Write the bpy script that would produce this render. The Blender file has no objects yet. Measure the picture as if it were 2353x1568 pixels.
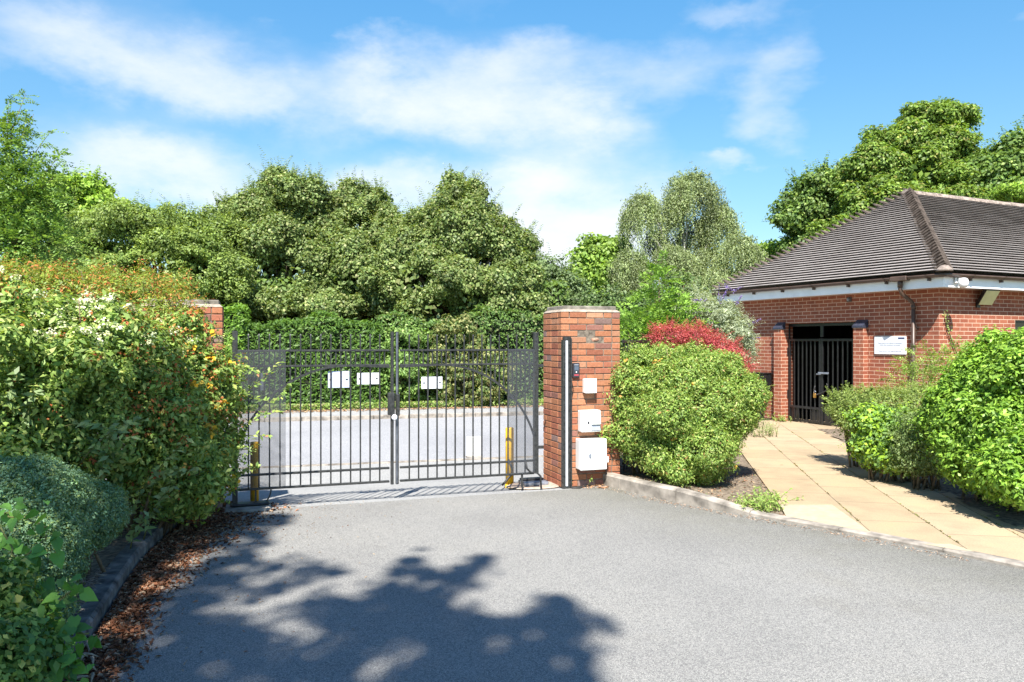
import bpy, math, random
import numpy as np
from mathutils import Vector, Matrix

SC = bpy.context.scene
COL = SC.collection
random.seed(7)
F = 1800.0      # focal length in reference pixels (2353 px wide picture)
CX, CY = 1176.5, 787.0
EYE = 1.75

# ------------------------------------------------------------------ helpers
def P(px, py, Z):
    """world point seen at picture point (px, py) at distance Z"""
    return Vector(((px - CX) / F * Z, Z, EYE - (py - CY) / F * Z))

def G(px, py, z=0.0):
    Z = F * (EYE - z) / (py - CY)
    return Vector(((px - CX) / F * Z, Z, z))

def tag(o, label=None, cat=None, group=None, kind=None):
    if label: o['label'] = label
    if cat: o['category'] = cat
    if group: o['group'] = group
    if kind: o['kind'] = kind
    return o

def empty(name, loc=(0, 0, 0), rz=0.0, label=None, cat=None, group=None):
    o = bpy.data.objects.new(name, None)
    o.empty_display_size = 0.2
    COL.objects.link(o)
    o.location = loc
    o.rotation_euler = (0, 0, rz)
    return tag(o, label, cat, group)

def link(name, me, mat, parent=None, loc=None, rz=None):
    o = bpy.data.objects.new(name, me)
    COL.objects.link(o)
    if mat is not None and len(me.materials) == 0:
        me.materials.append(mat)
    if parent: o.parent = parent
    if loc is not None: o.location = loc
    if rz is not None: o.rotation_euler = (0, 0, rz)
    return o

class MB:
    """collects polygons, builds ONE mesh object"""
    def __init__(s):
        s.v = []; s.f = []; s.c = []; s.cur = None; s.sm = []
        s.M = Matrix.Identity(4)
    def vert(s, p):
        s.v.append(tuple(s.M @ Vector(p))); return len(s.v) - 1
    def face(s, ids, smooth=False):
        s.f.append(tuple(ids)); s.c.append(s.cur); s.sm.append(smooth)
    def poly(s, pts, smooth=False):
        s.face([s.vert(p) for p in pts], smooth)
    def box(s, x0, x1, y0, y1, z0, z1, ch=0.0):
        if ch <= 0:
            i = [s.vert(p) for p in ((x0,y0,z0),(x1,y0,z0),(x1,y1,z0),(x0,y1,z0),(x0,y0,z1),(x1,y0,z1),(x1,y1,z1),(x0,y1,z1))]
            for f in ((3,2,1,0),(4,5,6,7),(0,1,5,4),(1,2,6,5),(2,3,7,6),(3,0,4,7)):
                s.face([i[k] for k in f])
        else:
            rings = []
            for (d, z) in ((ch, z0), (0, z0+ch), (0, z1-ch), (ch, z1)):
                a, b, c, e = x0+d, x1-d, y0+d, y1-d
                k = ch if d == 0 else 0.0
                pts = [(a+k, c),(b-k, c),(b, c+k),(b, e-k),(b-k, e),(a+k, e),(a, e-k),(a, c+k)] if d == 0 else \
                      [(a, c),(b, c),(b, c),(b, e),(b, e),(a, e),(a, e),(a, c)]
                rings.append([s.vert((p[0], p[1], z)) for p in pts])
            for r0, r1 in zip(rings[:-1], rings[1:]):
                for k in range(8):
                    s.face((r0[k], r0[(k+1) % 8], r1[(k+1) % 8], r1[k]))
            s.face(rings[0][::-1]); s.face(rings[-1])
    def tube(s, pts, rad, n=8, cap=True, smooth=True):
        pts = [Vector(p) for p in pts]
        if not hasattr(rad, '__len__'): rad = [rad]*len(pts)
        rings = []
        ref = Vector((0.13, 0.21, 0.97))
        for i, p in enumerate(pts):
            t = (pts[min(i+1, len(pts)-1)] - pts[max(i-1, 0)])
            t.normalize()
            a = t.cross(ref)
            if a.length < 1e-3: a = t.cross(Vector((1, 0, 0)))
            a.normalize(); b = t.cross(a)
            rings.append([s.vert(p + (a*math.cos(k*2*math.pi/n) + b*math.sin(k*2*math.pi/n))*rad[i]) for k in range(n)])
        for r0, r1 in zip(rings[:-1], rings[1:]):
            for k in range(n):
                s.face((r0[k], r0[(k+1) % n], r1[(k+1) % n], r1[k]), smooth)
        if cap:
            s.face(rings[0][::-1]); s.face(rings[-1])
    def bar(s, a, b, w, h):
        """rectangular bar from a to b; w across (horizontal), h the other way"""
        a = Vector(a); b = Vector(b); t = (b-a).normalized()
        u = t.cross(Vector((0, 0, 1)))
        if u.length < 1e-3: u = Vector((1, 0, 0))
        u.normalize(); w2 = t.cross(u)
        ids = []
        for p in (a, b):
            ids.append([s.vert(p + u*su*w/2 + w2*sv*h/2) for su, sv in ((-1,-1),(1,-1),(1,1),(-1,1))])
        for k in range(4):
            s.face((ids[0][k], ids[0][(k+1) % 4], ids[1][(k+1) % 4], ids[1][k]))
        s.face(ids[0][::-1]); s.face(ids[1])
    def lathe(s, prof, n=20, cx=0, cy=0, cz=0, smooth=True):
        rings = [[s.vert((cx+r*math.cos(k*2*math.pi/n), cy+r*math.sin(k*2*math.pi/n), cz+z)) for k in range(n)] for r, z in prof]
        for r0, r1 in zip(rings[:-1], rings[1:]):
            for k in range(n):
                s.face((r0[k], r0[(k+1) % n], r1[(k+1) % n], r1[k]), smooth)
        s.face(rings[0][::-1]); s.face(rings[-1])
    def build(s, name, mat, parent=None, bevel=0.0, loc=None, rz=None):
        me = bpy.data.meshes.new(name)
        me.from_pydata(s.v, [], s.f)
        uv = me.uv_layers.new(name='UVMap')
        V = s.v
        data = np.zeros(len(me.loops)*2, dtype=np.float32); li = 0
        me.polygons.foreach_set('use_smooth', s.sm)
        me.update()
        for p in me.polygons:
            n = p.normal
            if abs(n.z) < 0.75:
                t = Vector((-n.y, n.x, 0)).normalized()
                for vi in p.vertices:
                    q = V[vi]
                    data[li] = q[0]*t.x + q[1]*t.y; data[li+1] = q[2]; li += 2
            else:
                for vi in p.vertices:
                    q = V[vi]; data[li] = q[0]; data[li+1] = q[1]; li += 2
        uv.data.foreach_set('uv', data)
        if any(c is not None for c in s.c):
            at = me.attributes.new('col', 'FLOAT_COLOR', 'FACE')
            arr = np.array([(c if c is not None else (1, 1, 1)) + (1,) for c in s.c], dtype=np.float32).ravel()
            at.data.foreach_set('color', arr)
        o = link(name, me, mat, parent, loc, rz)
        if bevel > 0:
            b = o.modifiers.new('bevel', 'BEVEL'); b.width = bevel; b.segments = 2; b.limit_method = 'ANGLE'
        return o

# ------------------------------------------------------------------ materials
def newmat(name):
    m = bpy.data.materials.new(name); m.use_nodes = True
    nt = m.node_tree
    return m, nt, nt.nodes['Principled BSDF']

def nd(nt, typ, **kw):
    n = nt.nodes.new(typ)
    for k, v in kw.items():
        setattr(n, k, v)
    return n

def setin(n, **kw):
    for k, v in kw.items():
        n.inputs[k.replace('_', ' ')].default_value = v

def rgba(c): return (c[0], c[1], c[2], 1.0)

def ramp(nt, src, stops, interp='LINEAR'):
    r = nd(nt, 'ShaderNodeValToRGB'); r.color_ramp.interpolation = interp
    e = r.color_ramp.elements
    while len(e) < len(stops): e.new(0.5)
    for k, (p, c) in enumerate(stops):
        e[k].position = p; e[k].color = rgba(c) if len(c) == 3 else c
    nt.links.new(src, r.inputs[0])
    return r.outputs[0]

def mix(nt, fac, a, b, mode='MIX'):
    m = nd(nt, 'ShaderNodeMix', data_type='RGBA', blend_type=mode)
    for sock, val in ((m.inputs[0], fac), (m.inputs[6], a), (m.inputs[7], b)):
        if isinstance(val, (int, float)): sock.default_value = val
        elif isinstance(val, tuple): sock.default_value = rgba(val)
        else: nt.links.new(val, sock)
    return m.outputs[2]

def noise(nt, vec, scale, detail=4, rough=0.55):
    n = nd(nt, 'ShaderNodeTexNoise'); n.inputs['Scale'].default_value = scale
    n.inputs['Detail'].default_value = detail; n.inputs['Roughness'].default_value = rough
    if vec is not None: nt.links.new(vec, n.inputs['Vector'])
    return n.outputs['Fac']

def objco(nt): return nd(nt, 'ShaderNodeTexCoord').outputs['Object']
def uvco(nt): return nd(nt, 'ShaderNodeTexCoord').outputs['UV']

def bump(nt, bs, h, strength, dist=0.01):
    b = nd(nt, 'ShaderNodeBump'); b.inputs['Strength'].default_value = strength; b.inputs['Distance'].default_value = dist
    nt.links.new(h, b.inputs['Height']); nt.links.new(b.outputs['Normal'], bs.inputs['Normal'])

def m_plain(name, col, rough=0.5, metal=0.0, var=0.12, scale=6.0, spec=0.5, bumpy=0.0, bscale=60):
    m, nt, bs = newmat(name)
    o = objco(nt)
    f = noise(nt, o, scale, 5)
    a = tuple(c*(1-var*1.6) for c in col); b = tuple(min(1, c*(1+var)) for c in col)
    nt.links.new(ramp(nt, f, [(0.3, a), (0.7, b)]), bs.inputs['Base Color'])
    bs.inputs['Roughness'].default_value = rough; bs.inputs['Metallic'].default_value = metal
    bs.inputs['Specular IOR Level'].default_value = spec
    if bumpy: bump(nt, bs, noise(nt, o, bscale, 3), bumpy, 0.004)
    return m

def m_tarmac(name, lo, mid, hi, grain=110, patch=0.9, bstr=0.6, stain=(0.5, 0.45, 0.35), dirt=False):
    m, nt, bs = newmat(name)
    o = objco(nt)
    g1 = noise(nt, o, grain, 2, 0.7)
    g2 = noise(nt, o, grain*0.37, 3, 0.6)
    c = ramp(nt, g1, [(0.36, lo), (0.5, mid), (0.63, hi)])
    v = nd(nt, 'ShaderNodeTexVoronoi'); v.inputs['Scale'].default_value = grain*0.75
    nt.links.new(o, v.inputs['Vector'])
    chips = ramp(nt, v.outputs['Color'], [(0.2, (0.55, 0.55, 0.56)), (0.55, (1, 1, 1)), (0.95, (1.25, 1.23, 1.18))])
    c = mix(nt, 0.75, c, chips, 'MULTIPLY')
    big = noise(nt, o, patch, 5, 0.6)
    c = mix(nt, 0.8, c, ramp(nt, big, [(0.33, (0.86, 0.86, 0.87)), (0.52, (1, 1, 1)), (0.72, (1.07, 1.06, 1.04))]), 'MULTIPLY')
    st = ramp(nt, noise(nt, o, patch*0.55+0.3, 6, 0.65), [(0.56, (0, 0, 0)), (0.72, (1, 1, 1))])
    st2 = nd(nt, 'ShaderNodeMath', operation='MULTIPLY'); nt.links.new(st, st2.inputs[0]); st2.inputs[1].default_value = 0.25
    c = mix(nt, st2.outputs[0], c, mix(nt, 1.0, c, stain, 'MULTIPLY'))
    c = mix(nt, 0.35, c, ramp(nt, g2, [(0.4, (0.8, 0.8, 0.8)), (0.6, (1.15, 1.15, 1.15))]), 'MULTIPLY')
    if dirt:
        at = nd(nt, 'ShaderNodeAttribute', attribute_name='dirt')
        dm = nd(nt, 'ShaderNodeMath', operation='MULTIPLY'); nt.links.new(at.outputs['Fac'], dm.inputs[0])
        nt.links.new(ramp(nt, noise(nt, o, 2.2, 5, .65), [(0.3, (0.45, 0.45, 0.45)), (0.7, (1, 1, 1))]), dm.inputs[1])
        c = mix(nt, dm.outputs[0], c, mix(nt, 1.0, c, (0.68, 0.675, 0.615), 'MULTIPLY'))
    nt.links.new(c, bs.inputs['Base Color'])
    bs.inputs['Roughness'].default_value = 0.85; bs.inputs['Specular IOR Level'].default_value = 0.25
    bump(nt, bs, g1, bstr, 0.006)
    return m

def m_brick(name, c1, c2, c3, mortar, bw=0.225, rh=0.075, ms=0.006, dirt=0.3, bstr=0.5):
    m, nt, bs = newmat(name)
    u = uvco(nt)
    def brick(a, b, mo, off=(0, 0, 0)):
        n = nd(nt, 'ShaderNodeTexBrick')
        n.offset = 0.5; n.squash = 1.0
        setin(n, Scale=1.0, Mortar_Size=ms, Mortar_Smooth=0.15, Bias=0.0, Brick_Width=bw, Row_Height=rh)
        n.inputs['Color1'].default_value = rgba(a); n.inputs['Color2'].default_value = rgba(b); n.inputs['Mortar'].default_value = rgba(mo)
        nt.links.new(u, n.inputs['Vector'])
        return n
    b1 = brick(c1, c2, mortar)
    c = b1.outputs['Color']
    nz = noise(nt, u, 4.0, 5, 0.65)
    f = ramp(nt, nz, [(0.42, (0, 0, 0)), (0.7, (1, 1, 1))])
    fm = nd(nt, 'ShaderNodeMath', operation='MULTIPLY'); nt.links.new(f, fm.inputs[0])
    inv = nd(nt, 'ShaderNodeMath', operation='SUBTRACT'); inv.inputs[0].default_value = 1.0
    nt.links.new(b1.outputs['Fac'], inv.inputs[1]); nt.links.new(inv.outputs[0], fm.inputs[1])
    c = mix(nt, fm.outputs[0], c, c3)
    g = noise(nt, u, 55, 3, 0.7)
    c = mix(nt, 0.6, c, ramp(nt, g, [(0.3, (0.78, 0.76, 0.76)), (0.65, (1.1, 1.08, 1.06))]), 'MULTIPLY')
    d = noise(nt, u, 1.1, 5, 0.6)
    c = mix(nt, dirt, c, ramp(nt, d, [(0.35, (0.62, 0.58, 0.55)), (0.6, (1.05, 1.05, 1.05))]), 'MULTIPLY')
    nt.links.new(c, bs.inputs['Base Color'])
    bs.inputs['Roughness'].default_value = 0.85; bs.inputs['Specular IOR Level'].default_value = 0.2
    hh = nd(nt, 'ShaderNodeMath', operation='MULTIPLY_ADD')
    nt.links.new(inv.outputs[0], hh.inputs[0]); hh.inputs[1].default_value = 1.0; nt.links.new(g, hh.inputs[2])
    bump(nt, bs, hh.outputs[0], bstr, 0.006)
    return m

def m_slab(name):
    m, nt, bs = newmat(name)
    o = objco(nt)
    sep = nd(nt, 'ShaderNodeSeparateXYZ'); nt.links.new(o, sep.inputs[0])
    cmb = nd(nt, 'ShaderNodeCombineXYZ'); nt.links.new(sep.outputs[1], cmb.inputs[0]); nt.links.new(sep.outputs[0], cmb.inputs[1])
    n = nd(nt, 'ShaderNodeTexBrick'); n.offset = 0.5
    setin(n, Scale=1.0, Mortar_Size=0.006, Mortar_Smooth=0.3, Brick_Width=0.9, Row_Height=0.63)
    n.inputs['Color1'].default_value = rgba((0.375, 0.285, 0.180)); n.inputs['Color2'].default_value = rgba((0.43, 0.335, 0.22))
    n.inputs['Mortar'].default_value = rgba((0.15, 0.12, 0.08))
    nt.links.new(cmb.outputs[0], n.inputs['Vector'])
    c = n.outputs['Color']
    c = mix(nt, 0.8, c, ramp(nt, noise(nt, o, 70, 3, 0.7), [(0.3, (0.8, 0.8, 0.8)), (0.7, (1.12, 1.12, 1.12))]), 'MULTIPLY')
    c = mix(nt, 0.9, c, ramp(nt, noise(nt, o, 1.6, 6, 0.65), [(0.3, (0.74, 0.75, 0.77)), (0.55, (1, 1, 1)), (0.75, (1.1, 1.05, 0.97))]), 'MULTIPLY')
    v = nd(nt, 'ShaderNodeTexVoronoi'); v.inputs['Scale'].default_value = 1.7; nt.links.new(o, v.inputs['Vector'])
    c = mix(nt, 1.0, c, ramp(nt, v.outputs['Distance'], [(0.0, (0.45, 0.42, 0.38)), (0.035, (0.55, 0.5, 0.45)), (0.05, (1, 1, 1))]), 'MULTIPLY')
    nt.links.new(c, bs.inputs['Base Color'])
    bs.inputs['Roughness'].default_value = 0.85; bs.inputs['Specular IOR Level'].default_value = 0.2
    bump(nt, bs, n.outputs['Fac'], -0.5, 0.006)
    return m

def m_attr(name, rough=0.5, trans=0.0, spec=0.35, noisy=0.0, nscale=40, tcol=(1.25, 1.25, 0.5), bstr=0.0):
    m, nt, bs = newmat(name)
    a = nd(nt, 'ShaderNodeAttribute', attribute_name='col')
    c = a.outputs['Color']
    if noisy:
        o = objco(nt)
        g = noise(nt, o, nscale, 4, 0.7)
        c = mix(nt, noisy, c, ramp(nt, g, [(0.3, (0.6, 0.58, 0.56)), (0.7, (1.2, 1.2, 1.2))]), 'MULTIPLY')
        if bstr: bump(nt, bs, g, bstr, 0.006)
    nt.links.new(c, bs.inputs['Base Color'])
    bs.inputs['Roughness'].default_value = rough; bs.inputs['Specular IOR Level'].default_value = spec
    if trans > 0:
        t = nd(nt, 'ShaderNodeBsdfTranslucent')
        nt.links.new(mix(nt, 1.0, c, tcol, 'MULTIPLY'), t.inputs['Color'])
        mx = nd(nt, 'ShaderNodeMixShader'); mx.inputs[0].default_value = trans
        nt.links.new(bs.outputs[0], mx.inputs[1]); nt.links.new(t.outputs[0], mx.inputs[2])
        nt.links.new(mx.outputs[0], nt.nodes['Material Output'].inputs['Surface'])
    return m

def m_mesh_sheet(name):
    m, nt, bs = newmat(name)
    o = objco(nt)
    f = noise(nt, o, 3, 4)
    nt.links.new(ramp(nt, f, [(0.3, (0.06, 0.065, 0.075)), (0.7, (0.085, 0.09, 0.10))]), bs.inputs['Base Color'])
    bs.inputs['Roughness'].default_value = 0.6
    tr = nd(nt, 'ShaderNodeBsdfTransparent')
    mx = nd(nt, 'ShaderNodeMixShader'); mx.inputs[0].default_value = 0.28
    nt.links.new(tr.outputs[0], mx.inputs[1]); nt.links.new(bs.outputs[0], mx.inputs[2])
    nt.links.new(mx.outputs[0], nt.nodes['Material Output'].inputs['Surface'])
    return m

def m_glass(name, col, rough=0.1):
    m, nt, bs = newmat(name)
    o = objco(nt)
    nt.links.new(ramp(nt, noise(nt, o, 5, 3), [(0.3, tuple(c*0.8 for c in col)), (0.7, col)]), bs.inputs['Base Color'])
    bs.inputs['Roughness'].default_value = rough
    bs.inputs['Specular IOR Level'].default_value = 0.7
    return m

M = {}
M['drive'] = m_tarmac('drive_asphalt', (0.145, 0.142, 0.134), (0.237, 0.233, 0.221), (0.38, 0.373, 0.35), 160, 0.55, 0.6, dirt=True)
M['apron'] = m_tarmac('apron_asphalt', (0.25, 0.25, 0.25), (0.32, 0.32, 0.315), (0.40, 0.40, 0.39), 160, 0.9, 0.35, (0.75, 0.72, 0.65))
M['road'] = m_tarmac('road_asphalt', (0.25, 0.253, 0.265), (0.315, 0.318, 0.332), (0.39, 0.392, 0.405), 130, 0.35, 0.25, (0.75, 0.75, 0.75))
M['pave'] = m_tarmac('pavement_asphalt', (0.25, 0.25, 0.25), (0.33, 0.33, 0.325), (0.42, 0.42, 0.41), 130, 0.5, 0.2, (0.9, 0.8, 0.65))
M['kerb'] = m_plain('kerb_concrete', (0.31, 0.275, 0.235), 0.9, var=0.38, scale=6, spec=0.2, bumpy=0.6, bscale=120)
M['soil'] = m_plain('soil', (0.20, 0.16, 0.12), 1.0, var=0.45, scale=22, spec=0.1, bumpy=1.0, bscale=70)
M['ground'] = m_plain('meadow_ground', (0.09, 0.10, 0.04), 1.0, var=0.4, scale=3, spec=0.1)
M['slab'] = m_slab('tan_paving_slabs')
M['slab_new'] = m_plain('new_yellow_slab', (0.42, 0.36, 0.25), 0.85, var=0.08, scale=14, spec=0.2, bumpy=0.3, bscale=90)
M['brick_old'] = m_attr('pillar_brick', 0.9, 0, 0.15, noisy=0.7, nscale=38, bstr=0.5)
M['mortar'] = m_plain('old_mortar', (0.20, 0.165, 0.13), 0.95, var=0.4, scale=18, spec=0.1, bumpy=0.5)
M['brick'] = m_brick('house_brick', (0.29, 0.092, 0.053), (0.365, 0.128, 0.072), (0.245, 0.08, 0.05), (0.60, 0.42, 0.31))
M['cap'] = m_plain('cap_concrete', (0.23, 0.205, 0.17), 0.9, var=0.4, scale=10, spec=0.2, bumpy=0.6, bscale=80)
M['mortar_pale'] = m_plain('pale_mortar', (0.34, 0.285, 0.23), 0.9, var=0.25, scale=14, spec=0.2, bumpy=0.5)
M['iron'] = m_plain('weathered_black_paint', (0.030, 0.030, 0.029), 0.45, var=0.5, scale=35, spec=0.6, bumpy=0.15, bscale=150)
M['black'] = m_plain('gloss_black_paint', (0.014, 0.014, 0.015), 0.28, var=0.3, scale=20, spec=0.6, bumpy=0.1, bscale=60)
M['mesh'] = m_mesh_sheet('perforated_sheet')
M['white'] = m_plain('white_plastic', (0.80, 0.80, 0.79), 0.4, var=0.04, scale=5)
M['white_sign'] = m_plain('white_sign_board', (0.74, 0.76, 0.80), 0.5, var=0.05, scale=3)
M['sign_shaded'] = m_plain('shade_tinted_sign_board', (0.50, 0.55, 0.72), 0.45, var=0.05, scale=4)  # white board with its bluish shade put into the colour
M['upvc'] = m_plain('white_fascia', (0.90, 0.92, 0.94), 0.35, var=0.05, scale=4)
M['yellow'] = m_plain('yellow_paint', (0.80, 0.46, 0.02), 0.45, var=0.15, scale=9)
M['bronze'] = m_plain('brown_plastic', (0.095, 0.060, 0.045), 0.4, var=0.2, scale=8)
M['tile'] = m_brick('roof_tile', (0.325, 0.295, 0.28), (0.375, 0.345, 0.33), (0.38, 0.355, 0.335), (0.18, 0.155, 0.145), bw=0.165, rh=0.1, ms=0.002, dirt=0.35, bstr=0.15)
M['ridge'] = m_plain('lichen_ridge_tile', (0.29, 0.235, 0.20), 0.9, var=0.4, scale=11, spec=0.2, bumpy=0.5)
M['hip'] = m_plain('hip_tile', (0.125, 0.098, 0.082), 0.85, var=0.4, scale=9, spec=0.2, bumpy=0.3)
M['bluebrick'] = m_plain('blue_brick', (0.035, 0.04, 0.065), 0.5, var=0.3, scale=10)
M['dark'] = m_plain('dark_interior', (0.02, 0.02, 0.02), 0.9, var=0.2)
M['glass'] = m_glass('window_glass', (0.012, 0.014, 0.016), 0.05)
M['lampglass'] = m_glass('lamp_glass', (0.72, 0.68, 0.36), 0.18)
M['keypad'] = m_plain('keypad_body', (0.035, 0.036, 0.045), 0.35)
M['screen'] = m_glass('keypad_screen', (0.10, 0.13, 0.18), 0.1)
M['red'] = m_plain('red_print', (0.45, 0.06, 0.08), 0.5)
M['greytext'] = m_plain('grey_print', (0.35, 0.38, 0.45), 0.6)
M['navy'] = m_plain('navy_print', (0.03, 0.04, 0.12), 0.6)
M['steel'] = m_plain('galvanised_steel', (0.32, 0.35, 0.42), 0.35, metal=0.6, var=0.3, scale=12)
M['brass'] = m_plain('brass', (0.65, 0.36, 0.10), 0.3, metal=0.9)
M['cable'] = m_plain('black_cable', (0.03, 0.03, 0.03), 0.6)
M['bark'] = m_plain('bark', (0.11, 0.085, 0.06), 0.95, var=0.4, scale=8, spec=0.1, bumpy=0.8, bscale=30)
M['birchbark'] = m_plain('birch_bark', (0.42, 0.40, 0.37), 0.8, var=0.5, scale=5, spec=0.2)
M['twig'] = m_plain('twig', (0.16, 0.12, 0.075), 0.9, var=0.3, scale=20, spec=0.2)
M['greentwig'] = m_plain('green_twig', (0.16, 0.17, 0.06), 0.8, var=0.3, scale=20, spec=0.2)
M['leaf'] = m_attr('leaf', 0.5, 0.36, 0.35)
M['leafgloss'] = m_attr('glossy_leaf', 0.46, 0.30, 0.35)
M['petal'] = m_attr('petal', 0.7, 0.2, 0.2, tcol=(1, 1, 0.9))
M['deadleaf'] = m_attr('dead_leaf', 0.8, 0.1, 0.2, tcol=(1, 0.8, 0.5))

# ------------------------------------------------------------------ terrain
GO = Vector((0.592, 9.43)); GD = Vector((0.947, 0.321)).normalized(); GN = Vector((-GD.y, GD.x))
GANG = math.atan2(GD.y, GD.x)
ROADZ = -0.285
def hgt(x, y):
    d = (x - GO.x)*GN.x + (y - GO.y)*GN.y
    if d <= 0: return 0.0
    if d >= 2.7: return ROADZ
    t = d/2.7
    return ROADZ*(t*0.9 + 0.1*t*t*(3-2*t)) if t < 1 else ROADZ

def grid_sheet(name, mat, x0, x1, y0, y1, step, zf, keep=None):
    mb = MB(); idx = {}
    nx = int(round((x1-x0)/step)); ny = int(round((y1-y0)/step))
    def vid(i, j):
        if (i, j) not in idx:
            x = x0 + i*step; y = y0 + j*step
            idx[(i, j)] = mb.vert((x, y, zf(x, y)))
        return idx[(i, j)]
    for i in range(nx):
        for j in range(ny):
            if keep and not keep(x0+(i+.5)*step, y0+(j+.5)*step): continue
            mb.face((vid(i, j), vid(i+1, j), vid(i+1, j+1), vid(i, j+1)), True)
    o = mb.build(name, mat)
    return tag(o, kind='structure')

RT = Vector((math.cos(math.radians(15)), math.sin(math.radians(15)))); RN = Vector((-RT.y, RT.x))
RANG = math.radians(15)
def rd(t, n, z): return Vector((RT.x*t + RN.x*n, RT.y*t + RN.y*n, z))

# ground: one sheet to the horizon (inner fine grid + wide skirt)
mb = MB()
xs = [-900, -300, -100, -50] + [-30+2*i for i in range(31)] + [50, 100, 300, 900]
ys = [-200, -60, -20] + [-10+1.0*i for i in range(36)] + [40, 80, 200, 600, 1500]
def gz(x, y):
    n = x*RN.x + y*RN.y
    return hgt(x, y) - 0.05
ids = [[mb.vert((x, y, gz(x, y))) for y in ys] for x in xs]
for i in range(len(xs)-1):
    for j in range(len(ys)-1):
        mb.face((ids[i][j], ids[i+1][j], ids[i+1][j+1], ids[i][j+1]), True)
tag(mb.build('ground', M['ground']), kind='structure')

# driveway inside the gate and the apron between gate and road
dln = lambda x, y: (x-GO.x)*GN.x + (y-GO.y)*GN.y
SEAM = -0.12
mb = MB()
def quadstrip(mb, a0, a1, b0, b1, n, m, zf):
    ids = [[None]*(m+1) for _ in range(n+1)]
    for i in range(n+1):
        for j in range(m+1):
            p = (Vector(a0).lerp(Vector(a1), i/n)).lerp(Vector(b0).lerp(Vector(b1), i/n), j/m)
            ids[i][j] = mb.vert((p.x, p.y, zf(p.x, p.y)))
    for i in range(n):
        for j in range(m):
            mb.face((ids[i][j], ids[i+1][j], ids[i+1][j+1], ids[i][j+1]), True)
gl = lambda t, d: (GO.x + GD.x*t + GN.x*d, GO.y + GD.y*t + GN.y*d)
quadstrip(mb, (-9, -9), (14, -9), gl(-6, SEAM), gl(12, SEAM), 110, 90, lambda x, y: 0.0)
drv = mb.build('driveway', M['drive']); tag(drv, kind='structure')
DRIVE_V = np.array(mb.v)
mb = MB()
def rdn(t, n): 
    p = rd(t, n, 0); return (p.x, p.y)
quadstrip(mb, gl(-6, SEAM), gl(4.5, SEAM), rdn(-5.5, 13.34), rdn(5.2, 13.34), 30, 16, lambda x, y: hgt(x, y) - 0.004 if dln(x, y) > SEAM+.01 else 0.0)
tag(mb.build('driveway_apron', M['apron']), kind='structure')
mb = MB(); mb.poly([rd(-70, 13.42, ROADZ+.004), rd(8.5, 13.42, ROADZ+.004), rd(8.5, 20.9, ROADZ+.004), rd(-70, 20.9, ROADZ+.004)])
tag(mb.build('road', M['road']), kind='structure')
mb = MB()
for k in range(-8, 10):
    mb.M = Matrix.Rotation(RANG, 4, 'Z'); mb.box(k*0.915, k*0.915+0.905, 13.3, 13.42, ROADZ-.1, ROADZ+.012, 0.006)
tag(mb.build('road_kerb_flush', M['kerb']), kind='structure')
mb = MB()
for k in range(-60, 9):
    mb.M = Matrix.Rotation(RANG, 4, 'Z'); mb.box(k*0.915, k*0.915+0.908, 20.9, 21.03, ROADZ-.1, ROADZ+.11, 0.012)
tag(mb.build('far_kerb', M['kerb']), kind='structure')
mb = MB(); mb.poly([rd(-60, 21.03, ROADZ+.1), rd(8.5, 21.03, ROADZ+.1), rd(8.5, 22.75, ROADZ+.13), rd(-60, 22.75, ROADZ+.13)])
tag(mb.build('far_pavement', M['pave']), kind='structure')
mb = MB(); mb.poly([rd(-60, 22.75, ROADZ+.12), rd(30, 22.75, ROADZ+.12), rd(30, 40, ROADZ+.16), rd(-60, 40, ROADZ+.16)])
tag(mb.build('verge_ground', M['soil']), kind='structure')

# beds and path
PL = lambda y: 2.99 + (y-9.1)*0.19       # left edge of the path
PR = lambda y: 4.63 + (y-7.08)*0.17      # right edge of the path
kerbline = [(1.06, 9.72), (1.28, 9.33), (1.6, 8.82), (1.94, 8.40), (2.28, 8.02), (2.62, 7.66), (2.98, 7.26), (3.25, 6.94), (3.62, 6.47), (3.95, 6.03), (4.45, 5.35), (5.05, 4.5), (5.75, 3.4), (6.4, 2.2), (6.9, 1.0)]
def catmull(pts, n=6):
    out = []
    p = [Vector(q) for q in pts]
    for i in range(len(p)-1):
        a = p[max(i-1, 0)]; b = p[i]; c = p[i+1]; d = p[min(i+2, len(p)-1)]
        for k in range(n):
            t = k/n
            out.append(0.5*((2*b) + (c-a)*t + (2*a-5*b+4*c-d)*t*t + (3*b-a-3*c+d)*t**3))
    out.append(p[-1]); return out
kc = catmull(kerbline, 6)
da = np.array([(p.x, p.y) for p in kc])
dd_ = np.min(np.linalg.norm(DRIVE_V[:, None, :2] - da[None], axis=2), axis=1)
dv = np.clip(1 - (dd_-.25)/1.5, 0, 1)**1.3
dg = np.array([-(x-GO.x)*GN.x - (y-GO.y)*GN.y for x, y, z in DRIVE_V]); tt_ = np.array([(x-GO.x)*GD.x + (y-GO.y)*GD.y for x, y, z in DRIVE_V])
dv = np.maximum(dv, np.clip(1-np.abs(dg-.3)/1.0, 0, 1)*np.clip((tt_+1.2)/1.0, 0, 1)*.8)
at_ = drv.data.attributes.new('dirt', 'FLOAT', 'POINT'); at_.data.foreach_set('value', dv.astype(np.float32))
def kh(s):   # kerb height along the curve parameter 0..1
    if s < 0.16: return 0.145
    if s < 0.36: 
        t = (s-0.16)/0.2; return 0.145 - 0.112*(t*t*(3-2*t))
    return 0.033
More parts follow.
